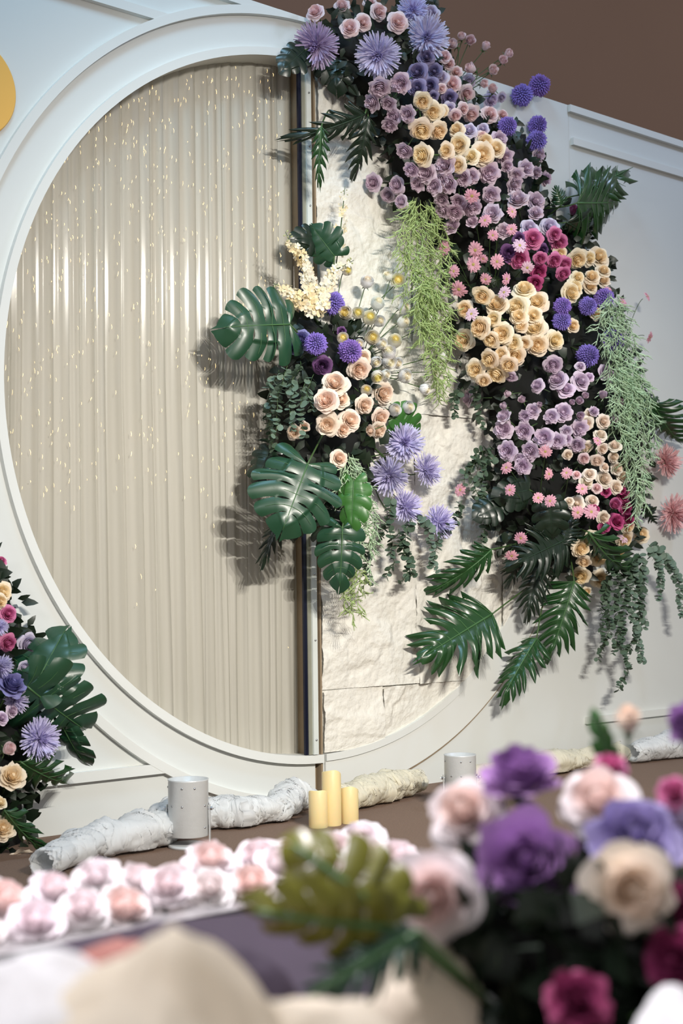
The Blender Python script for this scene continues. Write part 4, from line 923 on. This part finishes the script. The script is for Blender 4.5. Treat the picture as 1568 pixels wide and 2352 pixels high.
# dark cores and filler foliage behind the flowers
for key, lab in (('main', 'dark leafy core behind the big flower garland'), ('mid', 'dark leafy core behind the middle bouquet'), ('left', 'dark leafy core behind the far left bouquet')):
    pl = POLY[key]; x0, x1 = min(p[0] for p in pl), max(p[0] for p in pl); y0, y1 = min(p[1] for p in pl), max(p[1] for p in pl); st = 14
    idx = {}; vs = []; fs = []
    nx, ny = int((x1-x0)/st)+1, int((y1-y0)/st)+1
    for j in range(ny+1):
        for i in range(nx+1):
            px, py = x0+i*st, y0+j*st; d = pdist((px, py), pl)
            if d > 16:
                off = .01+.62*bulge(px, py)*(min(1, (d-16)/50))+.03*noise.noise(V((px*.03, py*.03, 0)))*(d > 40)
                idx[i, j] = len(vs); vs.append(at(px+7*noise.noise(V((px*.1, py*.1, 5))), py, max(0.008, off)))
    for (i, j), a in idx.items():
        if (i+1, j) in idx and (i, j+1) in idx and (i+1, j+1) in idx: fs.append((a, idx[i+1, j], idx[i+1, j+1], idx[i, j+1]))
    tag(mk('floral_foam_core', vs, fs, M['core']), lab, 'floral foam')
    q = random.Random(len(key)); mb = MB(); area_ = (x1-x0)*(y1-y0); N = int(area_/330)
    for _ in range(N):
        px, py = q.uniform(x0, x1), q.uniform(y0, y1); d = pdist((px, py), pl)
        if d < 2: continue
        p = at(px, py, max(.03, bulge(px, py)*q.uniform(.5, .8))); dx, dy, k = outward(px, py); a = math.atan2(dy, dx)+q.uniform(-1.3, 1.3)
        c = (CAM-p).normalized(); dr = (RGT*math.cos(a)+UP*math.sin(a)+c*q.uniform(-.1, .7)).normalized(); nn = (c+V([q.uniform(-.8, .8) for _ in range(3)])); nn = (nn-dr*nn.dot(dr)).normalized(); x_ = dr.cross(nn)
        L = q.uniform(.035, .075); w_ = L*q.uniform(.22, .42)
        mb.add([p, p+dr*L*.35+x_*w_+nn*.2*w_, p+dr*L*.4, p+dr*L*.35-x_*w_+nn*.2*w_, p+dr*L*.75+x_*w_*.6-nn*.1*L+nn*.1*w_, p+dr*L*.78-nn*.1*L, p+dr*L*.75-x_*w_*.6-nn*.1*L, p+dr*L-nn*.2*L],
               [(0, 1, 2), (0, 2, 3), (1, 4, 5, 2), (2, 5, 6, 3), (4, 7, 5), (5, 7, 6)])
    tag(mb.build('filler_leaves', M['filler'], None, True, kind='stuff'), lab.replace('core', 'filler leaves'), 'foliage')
# ---------------------------------------------------------------- floor things: cans, candles, tulle
def can(x, y, label, rot, sc_=1.0):
    root = empty('uplight_can', Matrix.Translation((x, y, 0)) @ Matrix.Rotation(rot, 4, 'Z') @ Matrix.Scale(sc_, 4), label, 'stage light', 'white uplight cans on the floor')
    R_ = .079; z0, z1 = .045, .265
    mb = MB(); mb.lathe([(R_*.98, z0), (R_, z0+.004), (R_, z1-.006), (R_+.002, z1), (R_-.003, z1), (R_-.005, z0+.06), (0, z0+.06)], 48); mb.build('housing', M['can'], root, True)
    mb = MB(); mb.lathe([(.0, .012), (.075, .012), (.08, .008), (.08, 0), (0, 0)], 32); mb.build('base_plate', M['can'], root, True)
    for s_ in (-1, 1):
        mb = MB(); mb.box(s_*(R_+.006)-.0015, s_*(R_+.006)+.0015, -.012, .012, .006, .165); mb.build('yoke_arm', M['can'], root)
        mb = MB(); mb.tube([(s_*R_, 0, .15), (s_*(R_+.022), 0, .15)], [.0035, .0035], 8); mb.tube([(s_*(R_+.010), 0, .15), (s_*(R_+.016), 0, .15)], .008, 6); mb.build('knob', M['screw'], root)
    mb = MB(); mb.box(-.10, .10, -.012, .012, .006, .010); mb.build('yoke_foot', M['can'], root)
    for k in range(10):
        a = 2*PI*k/10+.2
        for z in (.08, .165, .235)[k % 3:k % 3+2]:
            mtx = Matrix.Translation((R_*math.cos(a), R_*math.sin(a), z)) @ V((math.cos(a), math.sin(a), 0)).to_track_quat('Z', 'Y').to_matrix().to_4x4() @ Matrix.Scale(.9, 4)
            inst('screw', sme, root, mtx)
pc = ray(432, 1930, 1); 
def floor_at(px, py):
    v = ray(px, py, 1)-CAM; return CAM+v*(-CAM.z/v.z)
g = floor_at(433, 1945); can(g.x, g.y, 'white metal uplight can on the floor left of the candles', -.80, .95)
g = floor_at(1058, 1856); can(g.x, g.y, 'white metal uplight can right of the candles, behind the blurred flowers', -.62, .87)
def candle(px, py, h, label, seed, r=.0385):
    g = floor_at(px, py); root = empty('pillar_candle', Matrix.Translation(g) @ Matrix.Rotation(.5, 4, 'Z'), label, 'candle', 'cream pillar candles by the seam')
    n = 40; vs = []; fs = []
    rings = [(0, r*.96, 0), (0, r, .004), (1, r, 0), (1, r*.97, .002), (1, r*.80, -.004), (1, r*.72, -.018), (1, r*.4, -.024), (1, 0.001, -.025)]
    for tp, rr, dz in rings:
        for k in range(n):
            a = 2*PI*k/n; z = dz if tp == 0 else h+dz-(.013 if h < .18 else .016)*(1+math.cos(a-.3))+.002*math.sin(3*a+seed)
            if tp and rr < r*.75: z = h-(.013 if h < .18 else .016)+dz-.006
            vs.append((rr*math.cos(a), rr*math.sin(a), z))
    fs = [(i*n+k, i*n+(k+1) % n, (i+1)*n+(k+1) % n, (i+1)*n+k) for i in range(len(rings)-1) for k in range(n)]
    mk('wax', vs, fs, M['wax'], root)
    mb = MB(); mb.lathe([(0, h-.045), (.003, h-.04), (.0045, h-.030), (.0035, h-.018), (.001, h-.006), (0, h-.004)], 10); mb.build('flame_tip', M['can'], root, True, label='small white flame shaped tip')
candle(731, 1900, .150, 'short cream pillar candle, left of the tall one', 1)
candle(762, 1895, .222, 'tallest cream pillar candle of the three', 2, .039)
candle(802, 1890, .148, 'short cream pillar candle, right of the tall one', 3)
def tulle(pts, rads, label, mat, seed):
    """crumpled run of net along the floor"""
    P3 = [V(p) for p in pts]; vs = []; fs = []; ns = 420; nt = 60; q = random.Random(seed)
    seg = len(P3)-1
    root = empty('tulle_garland', Matrix.Translation(P3[0]), label, 'tulle', 'tulle garlands on the floor'); inv = -P3[0]
    for layer in range(4):
        vs = []; lw = q.uniform(-1, 1)
        for i in range(ns+1):
            t = i/ns*seg; k = min(seg-1, int(t)); f = t-k; c = P3[k].lerp(P3[k+1], f); rr = rads[k]+(rads[k+1]-rads[k])*f
            tl = (P3[k+1]-P3[k]).normalized(); nrm = V((tl.y, -tl.x, 0))
            sd_ = i/ns*seg*4; rr *= .78+.42*noise.noise(V((sd_*.55, seed, layer*3)))+.05*layer
            for j in range(nt):
                a = 2*PI*j/nt; cx_, sx_ = math.cos(a), math.sin(a)
                nz = noise.noise(V((cx_*1.1, sx_*1.1+layer*7, sd_*.9+seed)))
                w1 = sd_*4.2+nz*3.5+lw*cx_*2.2+1.2*math.sin(a+lw*3)
                pl_ = noise.noise(V((cx_*.7, sx_*.7+layer*5, w1)))
                p2_ = noise.noise(V((cx_*1.2+5, sx_*1.2, w1*2.7)))
                r3 = pl_
                d = rr*(1+.26*nz+.13*pl_+.07*p2_+.035*noise.noise(V((cx_*1.6, sx_*1.6+3, w1*6.5))))
                p = c+nrm*(math.cos(a)*d*1.15)+V((0, 0, max(-c.z+.004+.003*layer, math.sin(a)*d)))+tl*(.03*r3)
                vs.append(p+inv)
        fs = [(i*nt+j, i*nt+(j+1) % nt, (i+1)*nt+(j+1) % nt, (i+1)*nt+j) for i in range(ns) for j in range(nt)]
        mk('net_layer', vs, fs, mat, root)
    return root
tulle([(-1.80,-.66,.045),(-1.5,-.50,.06),(-1.22,-.48,.065),(-1.04,-.30,.075),(-.96,-.24,.07)], [.05,.060,.070,.068,.05], 'bluish white tulle bunched on the floor left of the left can', M['tulle'], 1)
tulle([(-.90,-.26,.06),(-.75,-.34,.06),(-.55,-.34,.05),(-.36,-.20,.075),(-.22,-.16,.05)], [.06,.066,.056,.066,.035], 'white tulle bunched between the left can and the candles', M['tulle'], 2)
tulle([(-.25,-.36,.05),(-.08,-.32,.065),(.15,-.26,.07),(.40,-.20,.06)], [.045,.062,.070,.045], 'creamy tulle bunched right of the candles', M['tulle2'], 3)
tulle([(.62,-.20,.05),(1.1,-.18,.06),(1.5,-.18,.055),(1.9,-.18,.06)], [.04,.055,.06,.05], 'creamy tulle along the wall behind the blurred flowers', M['tulle2'], 4)
tulle([(1.95,-.22,.06),(2.3,-.22,.075),(2.9,-.3,.07)], [.05,.08,.07], 'white tulle at the far right behind the blurred flowers', M['tulle'], 6)
# ---------------------------------------------------------------- foreground, out of focus
KF = .76
def fg_rose(px, py, d, dia, colname, label, kind, ang=None, tilt=20, name='rose'):
    d *= KF; p = ray(px, py, d); rad = dia/2/FPX*d; n = facing(p, px, py, ang if ang is not None else 90, tilt)
    return put_rose(p-n*rad*.2, n, rad*1.15, colname, label, 'blurred roses in the foreground', kind, ray(px*.7+1230*.3, 2340, d+.04))
F0 = (768, 1560)
for x, y, d, z, cn, lb, kd, a, t in [
 (430, 980, 390, 1.72, 'fgwhite', 'blurred white rose with orange heart, left front of the foreground bouquet', 'open', 200, 15),
 (570, 570, 320, 1.95, 'fgwhite', 'blurred blush rose beside the white aisle roses', 'open', 120, 30),
 (860, 800, 440, 1.75, 'fgpurple', 'large blurred purple rose in the middle of the foreground bouquet', 'ruffled', 90, 12),
 (830, 380, 340, 1.95, 'fgpurple', 'blurred purple rose standing highest at left of the foreground bouquet', 'ruffled', 90, 60),
 (1180, 510, 340, 1.95, 'fgwhite', 'blurred white rose between the purple roses', 'open', 100, 35),
 (1350, 690, 400, 1.85, 'fgblue', 'blurred blue violet rose above the cream front rose', 'ruffled', 80, 25),
 (1350, 950, 390, 1.70, 'cream', 'blurred cream rose at the right front of the foreground bouquet', 'open', -20, 15),
 (1320, 170, 170, 2.1, 'blush', 'blurred blush rosebud rising above the foreground bouquet', 'bud', 90, 65),
 (1570, 200, 190, 2.0, 'fgpurple', 'blurred violet rose cut by the right picture edge', 'ruffled', 180, 30),
 (1520, 500, 150, 1.9, 'pinkmag', 'blurred small pink rose near the right picture edge', 'open', 120, 25),
 (1560, 1060, 260, 1.72, 'wine', 'blurred wine red rose at the right picture edge', 'ruffled', 170, 20),
 (1520, 1260, 300, 1.68, 'wine', 'blurred dark wine red rose lower at the right picture edge', 'ruffled', 170, 20),
 (1090, 1430, 280, 1.62, 'wine', 'blurred dark plum rose low in the foreground bouquet', 'ruffled', 90, 20),
 (1240, 370, 150, 2.0, 'pinkmag', 'blurred pink bloom behind the white foreground rose', 'open', 90, 50),
 (700, 440, 80, 2.0, 'pink', 'blurred small pink bloom left of the highest purple rose', 'open', 180, 30),
 (1530, 650, 220, 1.9, 'lilacpale', 'blurred lilac rose under the small pink one at right', 'ruffled', 120, 30)]:
    fg_rose(F0[0]+x/1.96, F0[1]+y/1.96, z, d/1.96, cn, lb, kd, a, t)
# pale rose row on the aisle bench
bench_dir = (ray(900, 2010, 2.23)-ray(0, 2165, 1.80)); bl = bench_dir.length
A0, A1 = ray(0, 2165, 1.80), ray(900, 2010, 2.23); zt = .497
bd = V((A1.x-A0.x, A1.y-A0.y, 0)).normalized(); bn = V((-bd.y, bd.x, 0)); 
if bn.dot(FWD) < 0: bn = -bn
root = bench = empty('aisle_bench', Matrix.Translation((A0.x, A0.y, 0)), 'blurred low aisle bench with grey glossy front edge', 'bench')
def bbox3(name, s0, s1, n0, n1, z0, z1, mat):
    vs = [bd*s_+bn*n_+V((0, 0, z)) for z in (z0, z1) for s_, n_ in ((s0, n0), (s1, n0), (s1, n1), (s0, n1))]
    mk(name, vs, [(0,3,2,1),(4,5,6,7),(0,1,5,4),(1,2,6,5),(2,3,7,6),(3,0,4,7)], mat, root, False)
bbox3('top_board', -.5, bl+.05, 0, .21, zt-.038, zt, M['silver'])
for s_ in (-.45, .45, bl-.05):
    for n_ in (.03, .15): bbox3('leg', s_, s_+.03, n_, n_+.03, 0, zt-.042, M['silver'])
bbox3('side_sheet', -.45, bl*.52, .06, .09, .12, zt-.06, M['plum'])  # plum sheet fills the dark area under the bench board
k = 0; r2 = random.Random(31)
for row, (n_, hz) in enumerate([(.06, .042), (.145, .05)]):
    s_ = -.22; k = 0
    while s_ < bl+.12:
        rad = r2.uniform(.038, .047); p = V((A0.x, A0.y, 0))+bd*s_+bn*(n_+r2.uniform(-.02, .02))+V((0, 0, zt+hz*.62+r2.uniform(-.01, .015)))
        n = ((CAM-p).normalized()*.8+V((0, 0, .8))+bd*r2.uniform(-.5, .5)).normalized()
        put_rose(p, n, rad, r2.choice(['fgpale', 'fgpale', 'fgpale', 'fgwhite']), 'blurred pale rose, '+(['front', 'back'][row])+' row on the aisle bench, '+(['leftmost', 'second', 'third', 'fourth', 'fifth', 'sixth', 'seventh', 'eighth', 'ninth', 'tenth', 'eleventh', 'twelfth', 'thirteenth', 'fourteenth', 'fifteenth', 'sixteenth', 'seventeenth', 'eighteenth', 'nineteenth', 'twentieth'][min(19, k)])+(' from left' if k else ''), 'roses on the aisle bench', 'open', V((p.x, p.y, zt+.004)))
        s_ += rad*1.75; k += 1
# near table with tulle heap and leaves
T0 = ray(1000, 2500, 1.42); th = .50
root = empty('draped_table', Matrix.Translation((T0.x, T0.y, 0)), 'blurred round near table under dark plum cloth', 'table')
mb = MB(); mb.lathe([(0, th), (.62, th), (.64, th-.01), (.645, th-.05), (.66, .02), (.665, 0.0)], 60)
for i, v in enumerate(mb.v):
    if v.z < th-.06: a = math.atan2(v.y, v.x); v.x *= 1+.04*math.sin(14*a); v.y *= 1+.04*math.sin(14*a)
mb.build('tablecloth', M['plum'], root, True)
def heap(px, py, d, rx, rz, label, mat, seed):
    d *= KF; rx *= KF+.04; p = ray(px, py, d); c = V((p.x, p.y, th)); vs = []; nu, nv = 90, 26
    hgt = p.z-th
    for j in range(nv+1):
        e = (j/nv)*PI/2
        for i in range(nu):
            a = 2*PI*i/nu; q = V((math.cos(a)*math.cos(e), math.sin(a)*math.cos(e), math.sin(e)))
            nz = noise.noise(q*1.6+V((seed, 0, 0))); rg = 1-2*abs(noise.noise(q*4.2+V((nz*2, seed, 3)))); k = 1+.16*nz+.03*rg
            vs.append(c+V((q.x*rx*k, q.y*rx*k, max(.003, q.z*hgt*k))))
    fs = [(j*nu+i, j*nu+(i+1) % nu, (j+1)*nu+(i+1) % nu, (j+1)*nu+i) for j in range(nv) for i in range(nu)]
    o = mk('tulle_heap', vs, fs, mat if mat is None else M['heap' if mat is M['tulle'] else 'heap2']); tag(o, label, 'tulle', 'blurred tulle heaps')
    return o
def tinted_mound(px, py, d, rx, label, mat, seed):
    o = heap(px, py, d, rx, .2, label, M['tulle'], seed); o.data.materials[0] = mat; o.name = 'tinted_mound'; o['category'] = 'cloth'; o['group'] = 'blurred plum and rust mounds'
tinted_mound(400, 2160, 1.75, .16, 'blurred dark plum mound below the grey bench edge', M['plum'], 31)  # plum and rust mounds fill the dark area below the bench
tinted_mound(200, 2190, 1.55, .13, 'blurred rust brown mound between plum mound and tulle', M['rust'], 33)
heap(60, 2240, 1.30, .16, .2, 'blurred bluish white tulle heap in the lower left corner', M['tulle'], 3)
heap(370, 2205, 1.25, .15, .2, 'blurred cream tulle heap at the bottom, highest one', M['tulle2'], 7)
heap(700, 2310, 1.30, .14, .2, 'blurred beige tulle heap under the gold-lit leaf', M['tulle2'], 12)
heap(965, 2185, 1.75, .09, .2, 'blurred peach tulle heap behind the dark teal fingered leaf', M['tulle2'], 22)
heap(1560, 2290, 1.55, .07, .2, 'blurred white tulle bit in the lower right corner', M['tulle'], 15)
def fgleaf(base, tip, db, dt, kind, mat, label, roll, ws, seed, droop=.1):
    db *= KF; dt *= KF; pb, pt = ray(*base, db), ray(*tip, dt); y = pt-pb; L = y.length; y.normalize(); c = (CAM-(pb+pt)/2).normalized(); z = (c-y*c.dot(y)).normalized(); z = Matrix.Rotation(D2(roll), 3, y) @ z; x = y.cross(z)
    root = empty('monstera_leaf', Matrix.Translation(pb) @ Matrix((x, y, z)).transposed().to_4x4(), label, 'leaf', 'blurred foreground leaves')
    kw = dict(LEAFK[kind]); kw['droop'] = droop; v, f = blade_geo(seed=seed, **kw); mk('blade', [V((p.x*L*ws, p.y*L, p.z*L)) for p in v], f, mat, root)
    mb = MB(); mb.tube([p*L for p in leaf_mid(droop)], [.003]*9+[.001], 6); mb.build('midrib', M['vein'], root, True)
    st = MB(); st.tube([root.matrix_world.inverted() @ ray(1150, 2330, db+.1), V((0, 0, 0))], .003, 6); st.build('petiole', M['stem'], root, True)
fgleaf((905, 2110), (665, 1930), 1.62, 1.66, 'monstera', M['olive'], 'blurred gold-lit split leaf pointing up left from the foreground bouquet', 10, .8, 51)
fgleaf((900, 2130), (590, 2110), 1.60, 1.55, 'monstera', M['olive'], 'blurred gold-lit split leaf pointing left from the foreground bouquet', -30, .55, 52)
fgleaf((960, 2140), (700, 2290), 1.60, 1.56, 'philo', M['monstera'], 'blurred dark teal fingered leaf over the beige tulle', 10, .75, 53)
fgleaf((1400, 1760), (1370, 1640), 2.1, 2.1, 'monstera_open', M['monstera_bright'], 'blurred green leaf left of the foreground blush rosebud', 10, .5, 54)
fgleaf((1180, 2200), (1060, 2160), 1.9, 1.9, 'monstera', M['philo_dark'], 'blurred dark leaf under the white front rose', 10, 1, 55)
# dark leafy base of the foreground bouquet
mb = MB(); q = random.Random(5)
for _ in range(900):
    px, py = q.gauss(1270, 190), q.uniform(2030, 2420); d = q.uniform(1.72, 2.05)*KF; p = ray(px, py, d)
    if px < 960 or p.z < th: continue
    c = (CAM-p).normalized(); dr = V([q.uniform(-1, 1) for _ in range(3)]).normalized(); nn = (c+V([q.uniform(-.9, .9) for _ in range(3)])); nn = (nn-dr*nn.dot(dr)).normalized(); x_ = dr.cross(nn); L = q.uniform(.035, .065); w_ = L*.35
    mb.add([p, p+dr*L*.4+x_*w_, p+dr*L*.45, p+dr*L*.4-x_*w_, p+dr*L-nn*.15*L], [(0, 1, 2), (0, 2, 3), (1, 4, 2), (2, 4, 3)])
tag(mb.build('bouquet_foliage', M['filler'], None, True, kind='stuff'), 'dark blurred leaves filling the base of the foreground bouquet', 'foliage')
g = ray(1280, 2330, 1.92*KF)
mb = MB(); mb.lathe([(0, 0), (.10, 0), (.13, .08), (.15, .14), (.145, .15), (.13, .13), (0, .13)], 40, (g.x, g.y, th)); tag(mb.build('flower_bowl', M['core'], None, True), 'dark bowl holding the foreground bouquet', 'bowl')
